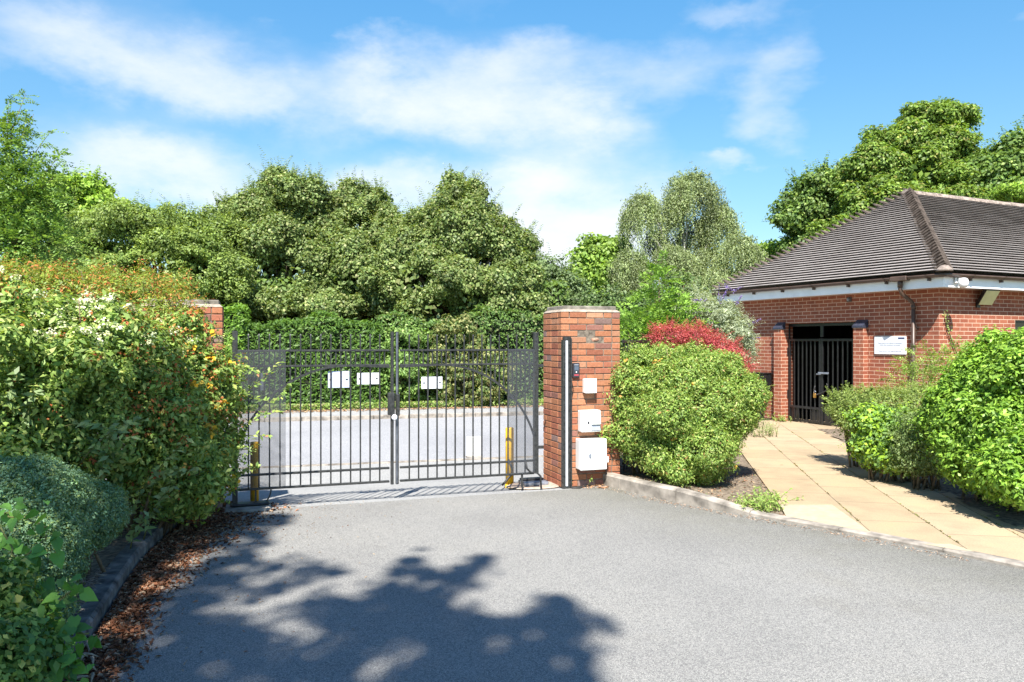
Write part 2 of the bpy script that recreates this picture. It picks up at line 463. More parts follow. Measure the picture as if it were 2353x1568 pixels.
def kerb_mesh(name, pts, hf, width, side, mat=None):
    mb = MB(); prev = None
    n = len(pts)
    st = []; acc = 0.0; nxt = .45
    for i in range(n-1):
        L = (pts[i+1]-pts[i]).length; st.append((i, 0.0))
        while nxt < acc + L:
            f = (nxt-acc)/L; e = .006/L
            for df, dp in ((-e, 0), (-e*.8, .014), (e*.8, .014), (e, 0)):
                if 0 < f+df < 1: st.append((i+f+df, dp))
            nxt += .91
        acc += L
    st.append((n-1, 0.0)); st.sort()
    for s_, dp in st:
        i = min(int(s_), n-2); fr_ = s_-i; p = pts[i].lerp(pts[i+1], fr_)
        t0_ = (pts[min(i+1, n-1)] - pts[max(i-1, 0)]).normalized(); t1_ = (pts[min(i+2, n-1)] - pts[i]).normalized(); t = t0_.lerp(t1_, fr_).normalized()
        nrm = Vector((-t.y, t.x))*side
        h = hf(s_/(n-1)) - dp; b = min(0.02, h*0.4)
        prof = [(dp, -0.1), (dp, h-b), (b+dp, h), (width, h), (width, -0.1)]
        ring = [mb.vert((p.x + nrm.x*q, p.y + nrm.y*q, z)) for q, z in prof]
        if prev:
            for k in range(4):
                f = (prev[k], ring[k], ring[k+1], prev[k+1])
                mb.face(f if side < 0 else f[::-1])
        else:
            mb.face(ring)
        prev = ring
    mb.face(prev[::-1])
    return mb.build(name, mat or M['kerb'])
tag(kerb_mesh('kerb_by_path', kc, kh, 0.125, 1), kind='structure')
# joints between kerb stones: thin dark seams
mb = MB()
# path surface: polygon between kerb inner line and building, as local-aligned slab sheet
pang = math.atan2(1, 0.186) - math.pi/2
PO = Vector((2.99 - 0.19*1.4, 7.7, 0))
Rinv = Matrix.Rotation(-pang, 4, 'Z')
def plocal(x, y): 
    q = Rinv @ Vector((x-PO.x, y-PO.y, 0)); return (q.x, q.y)
inner = []
n = len(kc)
for i, p in enumerate(kc):
    t = (kc[min(i+1, n-1)] - kc[max(i-1, 0)]).normalized(); inner.append(Vector((p.x - t.y*0.125, p.y + t.x*0.125)))
front = [q for q in inner if q.x > PL(q.y)]
poly = [(q.x, q.y) for q in front]
poly = [(PL(front[0].y)-0.0, front[0].y+.01)] + poly
poly += [(9, 1.0), (9, 6.0), (PR(6.3)+0.1, 6.3), (PR(14.5), 14.5), (7.2, 16.3), (5.8, 19), (4.6, 17), (PL(14.5), 14.5)]
mb = MB(); mb.poly([(*plocal(x, y), 0.03) for x, y in poly])
mb.poly([(*plocal(x, y), -0.1) for x, y in poly][::-1])
for a, b in zip(poly, poly[1:]+poly[:1]):
    mb.poly([(*plocal(*a), 0.03), (*plocal(*a), -0.1), (*plocal(*b), -0.1), (*plocal(*b), 0.03)][::-1])
tag(mb.build('path', M['slab'], loc=(PO.x, PO.y, 0), rz=pang), kind='structure')
# two newer yellow slabs laid at the dropped kerb
def sl(pts):
    mb = MB()
    a = [(*plocal(x, y), 0.034) for x, y in pts]; mb.poly(a)
    return mb
g = [G(x, y, .034) for x, y in ((1792, 1160), (1912, 1160), (2002, 1224), (1806, 1186))]
tag(sl([(q.x, q.y) for q in g]).build('path_new_slab', M['slab_new'], loc=(PO.x, PO.y, 0), rz=pang), kind='structure')
g = [G(x, y, .034) for x, y in ((2120, 1250), (2185, 1250), (2240, 1268), (2195, 1263))]
tag(sl([(q.x, q.y) for q in g]).build('path_new_slab', M['slab_new'], loc=(PO.x, PO.y, 0), rz=pang), kind='structure')

rng0 = np.random.default_rng(3)
def bumpz(x, y): return 0.5*math.sin(x*3.1+y*1.7)+0.5*math.sin(x*1.3-y*4.1+1)
def bed(name, keep, x0, x1, y0, y1, zf, step=0.06):
    return grid_sheet(name, M['soil'], x0, x1, y0, y1, step, zf, keep)
def kerb_x(y):   # x of kerb inner line at given y
    best = None
    for a, b in zip(inner[:-1], inner[1:]):
        if min(a.y, b.y) <= y <= max(a.y, b.y):
            return a.x + (b.x-a.x)*((y-a.y)/((b.y-a.y) or 1e-6))
    return inner[0].x
def zbed(x, y):
    t = max(0, min(1, (PL(y)-x)/1.2))
    return 0.012 + 0.085*t*t + 0.01*bumpz(x*2, y*2)
bed('bed_soil', lambda x, y: x > kerb_x(y)-.03 and x < PL(y)+.02, 1.0, 4.6, 7.6, 15, zbed)
bed('bed_soil', lambda x, y: x > PR(y)-.0, 4.3, 12.3, 6.3, 15.5, lambda x, y: 0.036 + 0.012*bumpz(x*2, y*2) + 0.05*min(1, max(0, x-PR(y)-.15)), 0.1)
# left bed with kerb
lk = [(-1.75, 1.6), (-2.05, 2.9), (-2.32, 4.03), (-2.55, 4.85), (-2.78, 5.6), (-2.96, 6.25), (-3.1, 6.95), (-3.2, 7.6), (-3.25, 8.05)]
lkc = catmull(lk, 5)
tag(kerb_mesh('kerb_left', lkc, lambda s: 0.115, 0.13, 1, m_plain('mossy_kerb', (0.17, 0.16, 0.15), 0.95, var=0.5, scale=7, spec=0.15, bumpy=0.8, bscale=60)), kind='structure')
def lkx(y):
    for a, b in zip(lkc[:-1], lkc[1:]):
        if a.y <= y <= b.y: return a.x + (b.x-a.x)*(y-a.y)/(b.y-a.y)
    return lkc[-1].x
bed('bed_soil', lambda x, y: x < lkx(y)-.1, -9, -1.6, 1.6, 9.2, lambda x, y: 0.085 + 0.02*bumpz(x*2, y*2), 0.1)

# ------------------------------------------------------------------ brick pillars
def pillar(name, origin, w, d, rows, label, hole=None):
    root = empty(name, (origin[0], origin[1], 0), GANG, label, 'brick pillar', 'brick gate pillars')
    rg = random.Random(len(label))
    mb = MB(); rh = 0.0757; bl = 0.215; j = 0.011; bd = 0.1
    pal = [(0.44, 0.155, 0.075), (0.50, 0.19, 0.09), (0.40, 0.13, 0.07), (0.54, 0.23, 0.12), (0.34, 0.14, 0.095), (0.47, 0.17, 0.08), (0.30, 0.17, 0.13)]
    wts = [5, 5, 4, 3, 2, 5, 1]
    def run(span0, span1, emit, shift):
        x = span0
        first = True
        while x < span1 - 0.02:
            L = bl if not (first and shift) else 0.1025
            e = min(x+L, span1)
            if span1 - e < 0.06: e = span1
            emit(x, e); x = e + j; first = False
    def brick(x0, x1, y0, y1, z0, z1):
        c = rg.choices(pal, wts)[0]; k = rg.uniform(0.82, 1.15)
        mb.cur = tuple(q*k*s_ for q, s_ in zip(c, (.80, .92, 1.05)))
        dx = rg.uniform(-.003, .003)
        mb.box(x0+dx*(x1-x0 < .15), x1+dx*(x1-x0 < .15), y0+dx, y1+dx, z0, z1, 0.004)
    for r in range(rows):
        z0 = r*rh + 0.006; z1 = (r+1)*rh - 0.005
        ev = r % 2 == 0
        fx0, fx1 = (0, w) if ev else (0.1025+j, w-0.1025-j)
        sy0, sy1 = (bd+j, d-bd-j) if ev else (0, d)
        def ef(a, b):
            if hole and r in hole['rows'] and a < hole['u'] < b:
                mb.cur = (0.25, 0.10, 0.06); mb.box(a, b, 0.055, bd, z0, z1); return
            brick(a, b, 0, bd, z0, z1)
        run(fx0, fx1, ef, False)
        run(fx0, fx1, lambda a, b: brick(a, b, d-bd, d, z0, z1), False)
        run(sy0, sy1, lambda a, b: brick(0, 0.1025, a, b, z0, z1), not ev)
        run(sy0, sy1, lambda a, b: brick(w-0.1025, w, a, b, z0, z1), not ev)
    mb.build('brickwork', M['brick_old'], root)
    m2 = MB(); H = rows*rh
    m2.box(0.007, w-.007, 0.007, d-.007, 0, H)
    m2.build('mortar_joints', M['mortar'], root)
    # sloping mortar shoulder + cap slab
    m3 = MB()
    a = [m3.vert(p) for p in ((-.004, -.004, H), (w+.004, -.004, H), (w+.004, d+.004, H), (-.004, d+.004, H))]
    b = [m3.vert(p) for p in ((.03, .03, H+.03), (w-.03, .03, H+.03), (w-.03, d-.03, H+.03), (.03, d-.03, H+.03))]
    for k in range(4): m3.face((a[k], a[(k+1) % 4], b[(k+1) % 4], b[k]))
    m3.face(b)
    m3.build('mortar_shoulder', M['mortar_pale'], root)
    m4 = MB()
    c0 = 0.035
    m4.box(c0, w-c0, c0, d-c0, H+.022, H+.075, 0.008)
    m4.build('cap_stone', M['cap'], root)
    return root, H
PW, PD = 0.785, 0.60
pr, PH = pillar('brick_pillar', GO, PW, PD, 28, 'weathered red brick gate pillar carrying white boxes, a keypad and a damaged brick', dict(rows=(24, 23), u=0.345))
def pu(px, py):     # picture point on the front face of the right pillar -> (u, z)
    r = (px - CX)/F
    u = (GO.y*r - GO.x)/(GD.x - GD.y*r)
    Y = GO.y + GD.y*u
    return u, EYE - (py-CY)/F*Y
# broken brick face and pale mortar patch
def chunk(mb, cx, cz, rx, rz, yd, n=9, seed=1):
    rg = random.Random(seed)
    o = [(cx + rx*math.cos(k*6.283/n)*rg.uniform(.6, 1), yd*1.0, cz + rz*math.sin(k*6.283/n)*rg.uniform(.6, 1)) for k in range(n)]
    i = [(cx + (p[0]-cx)*.5, yd - .012*rg.uniform(.4, 1), cz + (p[2]-cz)*.5) for p in o]
    back = [(p[0], 0.07, p[2]) for p in o]
    B = [mb.vert(p) for p in back]; O = [mb.vert(p) for p in o]; I = [mb.vert(p) for p in i]
    for k in range(n):
        k2 = (k+1) % n
        mb.face((B[k], B[k2], O[k2], O[k])); mb.face((O[k], O[k2], I[k2], I[k]))
    mb.face(I)
mb = MB()
u, z = pu(1352, 763); chunk(mb, u, z, 0.06, 0.05, 0.045, seed=4)
u, z = pu(1368, 781); chunk(mb, u, z, 0.075, 0.03, 0.004, seed=9)
mb.build('broken_brick', m_plain('broken_brick_face', (0.44, 0.23, 0.155), 0.9, var=0.35, scale=25, bumpy=0.8), pr)
LPO = (-3.03 - GD.x*PW, 8.20 - GD.y*PW)
pl, _ = pillar('brick_pillar', LPO, PW, PD, 28, 'red brick gate pillar half buried in the overgrown berry shrub')

# equipment on the right pillar: things of their own, in pillar-aligned frames
def on_pillar(u, z, out=0.0):
    p = GO + GD*u - GN*out
    return (p.x, p.y, z)
def pill_root(name, u, z, label, cat, group=None):
    return empty(name, on_pillar(u, z, 0.0), GANG, label, cat, group)
# black post with pale edge strip
u0, z0 = pu(1290, 1118); u1, z1 = pu(1307, 774)
t = pill_root('gate_stop_post', 0.0, 0, 'tall black steel post with pale edge strip fixed to the brick pillar corner', 'post')
mb = MB(); mb.box(0.012, u1, -0.075, -0.006, 0.0, z1, 0.004); mb.box(u1-.012, u1+.004, -.09, -.075, 0.02, z1-.02)
mb.build('post', M['iron'], t)
mb = MB(); mb.box(0.026, 0.052, -0.089, -0.075, 0.03, z1-.05, 0.003); mb.build('edge_strip', M['white_sign'], t)
mb = MB(); mb.box(-0.004, 0.010, -0.072, -0.008, 0.0, z1-.04); mb.build('side_flange', M['iron'], t)
# keypad
ua, za = pu(1314, 868); ub, zb = pu(1330, 834)
t = pill_root('keypad', ua, za, 'slim dark entry keypad with small screen beside the black post', 'keypad')
w, h = ub-ua, zb-za
mb = MB(); mb.box(0, w, -0.032, -0.004, 0, h, 0.008); mb.build('body', M['keypad'], t)
mb = MB(); mb.box(w*.2, w*.8, -0.036, -0.0325, h*.48, h*.78, 0.0); mb.build('screen', M['screen'], t)
mb = MB(); mb.lathe([(0.001, 0), (0.011, 0.002), (0.001, 0.004)], 10); mb.v = [(v[0]+w*.5, -0.033-v[2], v[1]+h*.36) for v in mb.v]; mb.build('emblem', M['white_sign'], t)
mb = MB(); mb.box(w*.18, w*.82, -0.035, -0.0325, h*.13, h*.22); mb.build('red_print', M['red'], t)
mb = MB(); mb.box(w*.2, w*.8, -0.035, -0.0325, h*.84, h*.89); mb.build('maker_print', M['greytext'], t)
# small white box
ua, za = pu(1338, 903); ub, zb = pu(1364, 870)
t = pill_root('junction_box', ua, za, 'small plain white junction box below the keypad on the brick pillar', 'utility box')
w, h = ub-ua, zb-za
mb = MB(); mb.box(0, w, -0.075, -0.004, 0, h, 0.006); mb.build('case', M['white'], t)
mb = MB(); mb.box(-.002, w+.002, -0.095, -0.077, -.002, h+.002, 0.006); mb.build('cover', M['white'], t)
# middle meter box with hooded inspection window
ua, za = pu(1327, 992); ub, zb = pu(1372, 941)
t = pill_root('meter_box', ua, za, 'white meter box with grey hooded window, middle of the three boxes', 'utility box')
w, h = ub-ua, zb-za
mb = MB(); mb.box(0, w, -0.115, -0.004, 0, h, 0.012); mb.build('case', M['white'], t)
mb = MB(); mb.box(w*.47, w*.95, -0.150, -0.1155, h*.34, h*.80, 0.01); mb.build('hood', M['white'], t)
mb = MB(); mb.box(w*.49, w*.93, -0.130, -0.1155, h*.07, h*.33, 0.004); mb.build('window', M['greytext'], t)
mb = MB(); mb.box(w*.55, w*.84, -0.1535, -0.1505, h*.5, h*.52); mb.build('label_strip', M['greytext'], t)
mb = MB(); mb.box(w*.32, w*.41, -0.119, -0.1155, h*.38, h*.50); mb.build('lock', M['keypad'], t)
# big lower cabinet
ua, za = pu(1322, 1077); ub, zb = pu(1381, 1005)
t = pill_root('meter_cabinet', ua, za, 'large white meter cabinet with round lock, lowest on the brick pillar', 'utility box')
w, h = ub-ua, zb-za
mb = MB(); mb.box(0, w, -0.14, -0.004, 0, h, 0.008); mb.build('case', M['white'], t)
mb = MB(); mb.box(-.004, w+.004, -0.162, -0.142, -.004, h+.004, 0.008); d_ = mb.build('door', M['white'], t)
mb = MB(); mb.lathe([(0.026, 0), (0.026, 0.006), (0.018, 0.01)], 16); mb.v = [(v[0]*.7+w*.36, -0.162-v[2], v[1]*1.25+h*.47) for v in mb.v]; mb.build('lock', M['steel'], d_)
t2 = pill_root('conduit_box', ub+.005, za, 'little white conduit box tucked against the right side of the meter cabinet', 'utility box')
mb = MB(); mb.box(0.002, 0.058, -0.09, -0.004, h*.18, h*.38, 0.005); mb.build('case', M['white'], t2)
mb = MB(); mb.tube([(0.03, -.04, h*.18), (0.034, -.04, 0.02), (0.05, -.05, -.1)], 0.009, 6); mb.build('conduit', M['cable'], t2)
# loose wire by the keypad
mb = MB(); pts = []
for (x, y) in ((1309, 868), (1313, 880), (1316, 892), (1313, 908), (1308, 918), (1312, 925)):
    u, z = pu(x, y); pts.append(on_pillar(u, z, 0.02))
tb = mb.tube(pts, 0.004, 5); tag(mb.build('wire', M['cable']), 'thin loose wire dangling under the keypad', 'wire')

# ------------------------------------------------------------------ driveway gate
GL0 = GO + GD*(-0.300 - 3.43)      # left hinge
GR0 = GO + GD*(-0.300)             # right hinge
LW = 1.705
NB = 14
def archz(u): 
    u = max(0.0, min(u, 1.2)); return 0.28 + 1.22*math.sqrt(max(0, 1-((1.2-u)/1.2)**2))
def gate_leaf(origin, sx, label, meshw, wide):
    root = empty('gate_leaf', (origin.x, origin.y, 0), GANG, label, 'gate', 'two leaves of the driveway gate')
    X = lambda u: sx*u
    def bx(mb, u0, u1, y0, y1, z0, z1, ch=0.003):
        a, b = sorted((X(u0), X(u1))); mb.box(a, b, y0, y1, z0, z1, ch)
    mb = MB(); bx(mb, 0, .055, -.028, .028, .02 if wide else .2, 1.87); mb.build('hinge_stile', M['iron'], root)
    mb = MB(); bx(mb, LW-.034, LW-.003, -.022, .022, .16, 1.87)
    mb.build('meeting_stile', M['iron'], root)
    for (z, h) in ((1.66, .022), (1.495, .022), (.345, .022), (.195, .022)):
        mb = MB(); bx(mb, .055, LW-.05, -.02, .02, z-h/2, z+h/2, 0.003)
        mb.build('rail', M['iron'], root)
    for k in range(NB):
        u = .055 + (LW-.105)*(k+1)/(NB+1)
        mb = MB()
        bx(mb, u-.0078, u+.0078, -.008, .008, .19, 1.825, 0.002)
        mb.poly([(X(u-.009), -.009, 1.825), (X(u+.009), -.009, 1.825), (X(u), 0, 1.845)]); mb.poly([(X(u-.009), .009, 1.825), (X(u+.009), .009, 1.825), (X(u), 0, 1.845)])
        mb.build('bar', M['iron'], root)
    for k in range(NB+1):
        u = .055 + (LW-.105)*(k+.5)/(NB+1)
        lo = archz(u)+.01 if u < 1.1 else 1.507
        lo = max(lo, 1.19)
        if lo > 1.49: lo = 1.49
        mb = MB(); bx(mb, u-.007, u+.007, -.007, .007, lo, 1.655, 0.0)
        mb.build('short_bar', M['iron'], root)
    mb = MB()
    pts = [(X(u), -.016, archz(u)-.005) for u in [0.03 + 1.2*(1-math.cos(k/24*math.pi/2)) for k in range(25)]] + [(X(LW-.05), -.016, 1.478)]
    for a, b in zip(pts[:-1], pts[1:]): mb.bar(a, b, .012, .024)
    mb.build('arch_strap', M['iron'], root)
    mb = MB(); a, b = sorted((X(.05), X(meshw))); mb.box(a, b, -.030, -.027, .2, 1.672); mb.build('mesh_panel', M['mesh'], root)
    for z in (1.47, .5):
        mb = MB(); a, b = sorted((X(-.07), X(.02)));
        mb.box(a, b, -.012, .012, z-.018, z+.018, .003); mb.build('hinge', M['iron'], root)
    # curved foot brace at the hinge end
    mb = MB(); pts = [(X(.26 + .13*math.sin(k/8*math.pi/2)), 0, .02 + .17*(1-math.cos(k/8*math.pi/2))) for k in range(9)]
    if wide:
        for a, b in zip(pts[:-1], pts[1:]): mb.bar(a, b, .02, .014)
        mb.bar((X(.235), 0, .02), (X(.235), 0, .19), .02, .02)
    else:
        mb.bar((X(.2), 0, .03), (X(.2), 0, .19), .02, .02)
    mb.build('foot_brace', M['iron'], root)
    return root
gl_ = gate_leaf(GL0, 1, 'wider left leaf of the black railed gate, beside the overgrown shrub', 0.54, True)
gr_ = gate_leaf(GR0, -1, 'right leaf of the black railed gate, hinged by the pillar with white boxes', 0.385, False)
# lock case on the left leaf, knob; rubber edge on the right leaf
mb = MB(); mb.box(LW-.075, LW+.0, -.075, -.024, .94, 1.19, .006); lb = mb.build('lock_box', M['iron'], gl_)
mb = MB(); mb.lathe([(.012, 0), (.03, .012), (.034, .03), (.02, .045)], 14); mb.v = [(v[0]+LW-.005, -.05-v[2], v[1]+.915) for v in mb.v]; mb.build('knob', M['white_sign'], lb)
mb = MB(); mb.box(-LW+.003, -LW+.04, -.055, -.024, .93, 1.17, .004); mb.build('lock_keep', M['iron'], gr_)
mb = MB(); mb.box(-LW+.006, -LW+.016, -.034, -.0225, .17, 1.86, .002); mb.build('safety_edge', M['steel'], gr_)
mb = MB(); mb.tube([(-.16, -.02, .34), (-.15, -.03, .26), (-.1, -.03, .21), (-.02, -.03, .2), (.02, -.04, .16), (.03, -.03, .02)], .012, 6); mb.build('cable', M['cable'], gr_)
def gate_pt(px, py):
    r = (px-CX)/F
    u = (GL0.y*r - GL0.x)/(GD.x - GD.y*r); Y = GL0.y + GD.y*u
    return u, EYE-(py-CY)/F*Y
def gsign(px0, py0, px1, py1, label, mat, name='notice_sign'):
    u0, z0 = gate_pt(px0, py1); u1, z1 = gate_pt(px1, py0)
    p = GL0 + GD*u0 + GN*0.012
    root = empty(name, (p.x, p.y, z0), GANG, label, 'sign', 'blank boards on the gate')
    mb = MB(); mb.box(0, u1-u0, 0, .006, 0, z1-z0, .001); mb.build('board', mat, root)
    for q in (.12, .88):
        mb = MB(); mb.box((u1-u0)*q-.012, (u1-u0)*q+.012, -.004, -.001, (z1-z0)*.5-.006, (z1-z0)*.5+.006)
        mb.build('cable_tie', M['cable'], root)
gsign(754, 853, 803, 892, 'square blank board tinted bluish as if in shade, leftmost sign on the gate bars', M['sign_shaded'])
gsign(821, 857, 872, 884, 'white oblong blank board on the left gate leaf near the centre', M['white_sign'])
gsign(969, 866, 1017, 894, 'white oblong blank board alone on the right gate leaf', M['white_sign'])
gsign(594, 857, 610, 898, 'narrow grey plate behind the mesh panel by the overgrown shrub', M['steel'], 'plate_sign')

# bollards
def bollard(px, pyb, pyt, wpx, z, label):
    g = G(px, pyb, z); Z = g.y
    hh = (pyb-pyt)/F*Z; r = wpx/F*Z/2
    root = empty('yellow_bollard', (g.x, g.y, z), GANG, label, 'bollard', 'yellow bollards behind the gate')
    mb = MB(); mb.lathe([(r*1.0, -.05), (r*1.0, hh-.01), (r*.92, hh)], 18); mb.build('post', M['yellow'], root)
    mb = MB(); mb.lathe([(r*1.25, -.05), (r*1.25, .008), (r*1.02, .02)], 18); mb.build('base_collar', M['yellow'], root)
bollard(1171, 1116, 983, 19, -0.03, 'bright yellow round bollard by the right gate hinge')
bollard(585, 1158, 1016, 19, -0.03, 'shaded yellow round bollard behind the left mesh panel')
# white marker block by road
g = G(1088.5, 1050, ROADZ+.01)
root = empty('marker_post', (g.x, g.y, ROADZ), RANG, 'squat plain white marker post at the road edge', 'marker post')
mb = MB(); mb.box(-.125, .125, -.04, .04, 0, .37, .012); mb.build('slab', M['white'], root)
mb = MB(); mb.box(-.14, .14, -.055, .055, -.02, .03, .006); mb.build('foot', M['kerb'], root)
# left concrete block, and the gate motor plate on its pad
p = GL0 + GD*(.12) - GN*(.03)
root = empty('concrete_footing', (p.x, p.y, 0), GANG, 'broken concrete footing block under the left gate hinge', 'footing')
mb = MB(); mb.box(-.2, .27, -.22, .2, -.05, .028, .02); mb.build('block', M['kerb'], root)
mb = MB(); mb.box(-.14, .26, -.06, .08, .03, .06, .015); mb.build('hinge_shoe', M['iron'], root)
g = G(1226, 1114)
MBo = empty('gate_motor_box', (g.x, g.y, 0), GANG, 'flat grey metal gate motor cover on its concrete pad', 'gate motor')
mb = MB(); mb.box(-.16, .15, -.13, .12, .012, .05, .006); mb.build('cover', M['steel'], MBo)
mb = MB(); mb.box(-.15, .14, .0, .11, .052, .075, .01); mb.build('housing', M['iron'], MBo)
mb = MB()
pts = [(.36*math.cos(k*6.283/22)*random.uniform(.92, 1.05), -.06+.24*math.sin(k*6.283/22)*random.uniform(.92, 1.05)) for k in range(22)]
a = [mb.vert((x, y, .0)) for x, y in pts]; b = [mb.vert((x*.93, y*.93, .012)) for x, y in pts]
for k in range(22): mb.face((a[k], a[(k+1) % 22], b[(k+1) % 22], b[k]))
mb.face(b); mb.build('pad', m_plain('pink_concrete', (0.42, 0.33, 0.26), 0.9, var=0.25, scale=20, bumpy=0.5), MBo)
mb = MB(); mb.tube([(g.x-.38, g.y-.02, .0), (g.x-.36, g.y-.06, .03), (g.x-.27, g.y+.02, .12), (g.x-.26, g.y+.02, .2), (g.x-.31, g.y+.06, .3)], .014, 7)
tag(mb.build('cable', M['cable']), 'stiff black cable looping up beside the yellow bollard', 'cable')
pts = [G(x, y, .012) for x, y in ((1302, 1118), (1316, 1121), (1332, 1121), (1345, 1117), (1356, 1110), (1372, 1108), (1381, 1106))]
mb = MB(); mb.tube([tuple(q) for q in pts], .011, 6); tag(mb.build('cable', M['cable']), 'black cable lying on the ground at the pillar foot', 'cable')

# railing fence from the pillar towards the brick house
FA = Vector((1.42, 10.05, 0)); FB = Vector((5.0, 18.0, 0)); fd = (FB-FA); fl = fd.length; fang = math.atan2(fd.y, fd.x)
root = empty('railing_fence', FA, fang, 'black metal railing fence running behind the shrubs from the pillar', 'fence')
for z in (1.76, .2):
    mb = MB(); mb.box(0, fl, -.012, .012, z-.02, z+.02, .003); mb.build('rail', M['iron'], root)
proto = None
for k in range(int(fl/.13)):
    if proto is None:
        mb = MB(); mb.box(-.008, .008, -.008, .008, 0, 1.745, .0); proto = mb.build('bar', M['iron'], root, loc=(.065, 0, 0))
    else:
        c = proto.copy(); COL.objects.link(c); c.parent = root; c.location = (.065+.13*k, 0, 0)

# ------------------------------------------------------------------ brick house
HA = math.atan2(0.431, 0.902)
HC = Vector((7.541, 13.83, 0))
house = empty('brick_house', HC, HA, 'low red brick outbuilding with hipped brown tiled roof and black gate', 'building')
WT = 2.76; WL = 5.22; WR = 17.0
mb = MB()
# left facade (x = 0) with the gateway opening y 1.73..3.64, z up to 2.156 ; wall thickness .22
oy0, oy1, oz = 1.731, 3.643, 2.156
def wallL(mb):
    def q(y0, y1, z0, z1, x, flip=False):
        pts = [(x, y0, z0), (x, y0, z1), (x, y1, z1), (x, y1, z0)]
        mb.poly(pts[::-1] if not flip else pts)
    for x, fl_ in ((0, True), (.22, False)):
        yy0 = 0 if x == 0 else .22; yy1 = WL if x == 0 else WL-.22
        q(yy0, oy0, -.1, WT, x, not fl_); q(oy1, yy1, -.1, WT, x, not fl_); q(oy0, oy1, oz, WT, x, not fl_)
    mb.poly([(0, oy0, -.1), (.22, oy0, -.1), (.22, oy0, oz), (0, oy0, oz)][::-1])
    mb.poly([(0, oy1, -.1), (.22, oy1, -.1), (.22, oy1, oz), (0, oy1, oz)])
    mb.poly([(0, oy0, oz), (.22, oy0, oz), (.22, oy1, oz), (0, oy1, oz)])
wallL(mb)
mb.build('side_wall', M['brick'], house)
mb = MB()
wx0, wx1, wz0, wz1 = 2.145, 3.5, 1.05, 2.17
def qf(x0, x1, z0, z1): mb.poly([(x0, 0, z0), (x1, 0, z0), (x1, 0, z1), (x0, 0, z1)])
qf(0, wx0, -.1, WT); qf(wx1, WR, -.1, WT); qf(wx0, wx1, -.1, wz0); qf(wx0, wx1, wz1, WT)
mb.poly([(wx0, 0, wz0), (wx0, 0, wz1), (wx0, .1, wz1), (wx0, .1, wz0)]); mb.poly([(wx1, 0, wz0), (wx1, .1, wz0), (wx1, .1, wz1), (wx1, 0, wz1)])
mb.poly([(wx0, 0, wz1), (wx1, 0, wz1), (wx1, .1, wz1), (wx0, .1, wz1)]); mb.poly([(wx0, 0, wz0), (wx0, .1, wz0), (wx1, .1, wz0), (wx1, 0, wz0)])
mb.build('front_wall', M['brick'], house)
mb = MB()
mb.poly([(0, WL, -.1), (0, WL, WT), (WR, WL, WT), (WR, WL, -.1)]); mb.poly([(WR, 0, -.1), (WR, WL, -.1), (WR, WL, WT), (WR, 0, WT)])
mb.build('rear_wall', M['brick'], house)
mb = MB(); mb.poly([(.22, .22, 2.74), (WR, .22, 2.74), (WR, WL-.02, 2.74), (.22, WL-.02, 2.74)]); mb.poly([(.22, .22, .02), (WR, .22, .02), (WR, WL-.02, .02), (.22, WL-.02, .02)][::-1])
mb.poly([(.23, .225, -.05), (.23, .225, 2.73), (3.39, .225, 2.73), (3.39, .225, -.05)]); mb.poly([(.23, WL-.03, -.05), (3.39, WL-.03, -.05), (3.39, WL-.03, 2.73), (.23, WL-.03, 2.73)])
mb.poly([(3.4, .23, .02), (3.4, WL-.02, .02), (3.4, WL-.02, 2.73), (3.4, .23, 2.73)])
mb.build('interior', M['dark'], house)  # near-black planes paint in the darkness of the unlit room
# window
mb = MB(); fr = .05
for a in ((wx0+.003, wx1-.003, wz0+.003, wz0+fr), (wx0+.003, wx1-.003, wz1-fr, wz1-.003), (wx0+.003, wx0+fr, wz0+fr, wz1-fr), (wx1-fr, wx1-.003, wz0+fr, wz1-fr), ((wx0+wx1)/2-.02, (wx0+wx1)/2+.02, wz0+fr, wz1-fr)):
    mb.box(a[0], a[1], .05, .095, a[2], a[3], .004)
wf = mb.build('window', M['black'], house)
mb = MB(); mb.box(wx0+fr, wx1-fr, .078, .084, wz0+fr, wz1-fr); mb.build('pane', M['glass'], wf)
# gateway piers with sloping blue brick caps
for (a, b) in ((1.498, 1.731), (3.643, 3.853)):
    mb = MB(); mb.box(-.127, -.002, a, b, -.1, 2.03)
    p_ = mb.build('pier', M['brick'], house)
    mb = MB()
    for (x0, x1, z0, z1) in ((-.15, -.0025, 2.031, 2.07),): mb.box(x0, x1, a-.015, b+.015, z0, z1, .004)
    i = [mb.vert(p) for p in ((-.148, a-.012, 2.071), (-.148, b+.012, 2.071), (-.003, b+.012, 2.071), (-.003, a-.012, 2.071), (-.003, a-.012, 2.19), (-.003, b+.012, 2.19))]
    mb.face((i[0], i[3], i[4])); mb.face((i[1], i[5], i[2])); mb.face((i[0], i[4], i[5], i[1])); mb.face((i[2], i[5], i[4], i[3])); mb.face((i[0], i[1], i[2], i[3]))
    mb.build('pier_cap', M['bluebrick'], p_)
# house gate: two leaves, set .1 back in the opening
gx = .085
mid = 2.72
def house_leaf(y0, y1):
    L = MB()
    for (a, b, c, d) in ((y0, y0+.05, .04, 1.83), (y1-.05, y1, .04, 1.83)): L.box(gx-.02, gx+.02, a, b, c, d, .004)
    leaf = L.build('gate_leaf', M['black'], house)
    for z in (1.80, .36, .075):
        mb = MB(); mb.box(gx-.017, gx+.017, y0+.05, y1-.05, z-.025, z+.025, .004); mb.build('rail', M['black'], leaf)
    n = 6
    for k in range(n):
        y = y0 + .05 + (y1-y0-.1)*(k+1)/(n+1)
        mb = MB(); mb.box(gx-.008, gx+.008, y-.016, y+.016, .1, 1.775, .003); mb.build('bar', M['black'], leaf)
    for (a, b) in ((y0+.055, y0+.30), (y1-.30, y1-.055)):
        mb = MB(); mb.box(gx+.009, gx+.014, a, b, .105, .33, 0); mb.build('panel', M['black'], leaf)
    return leaf
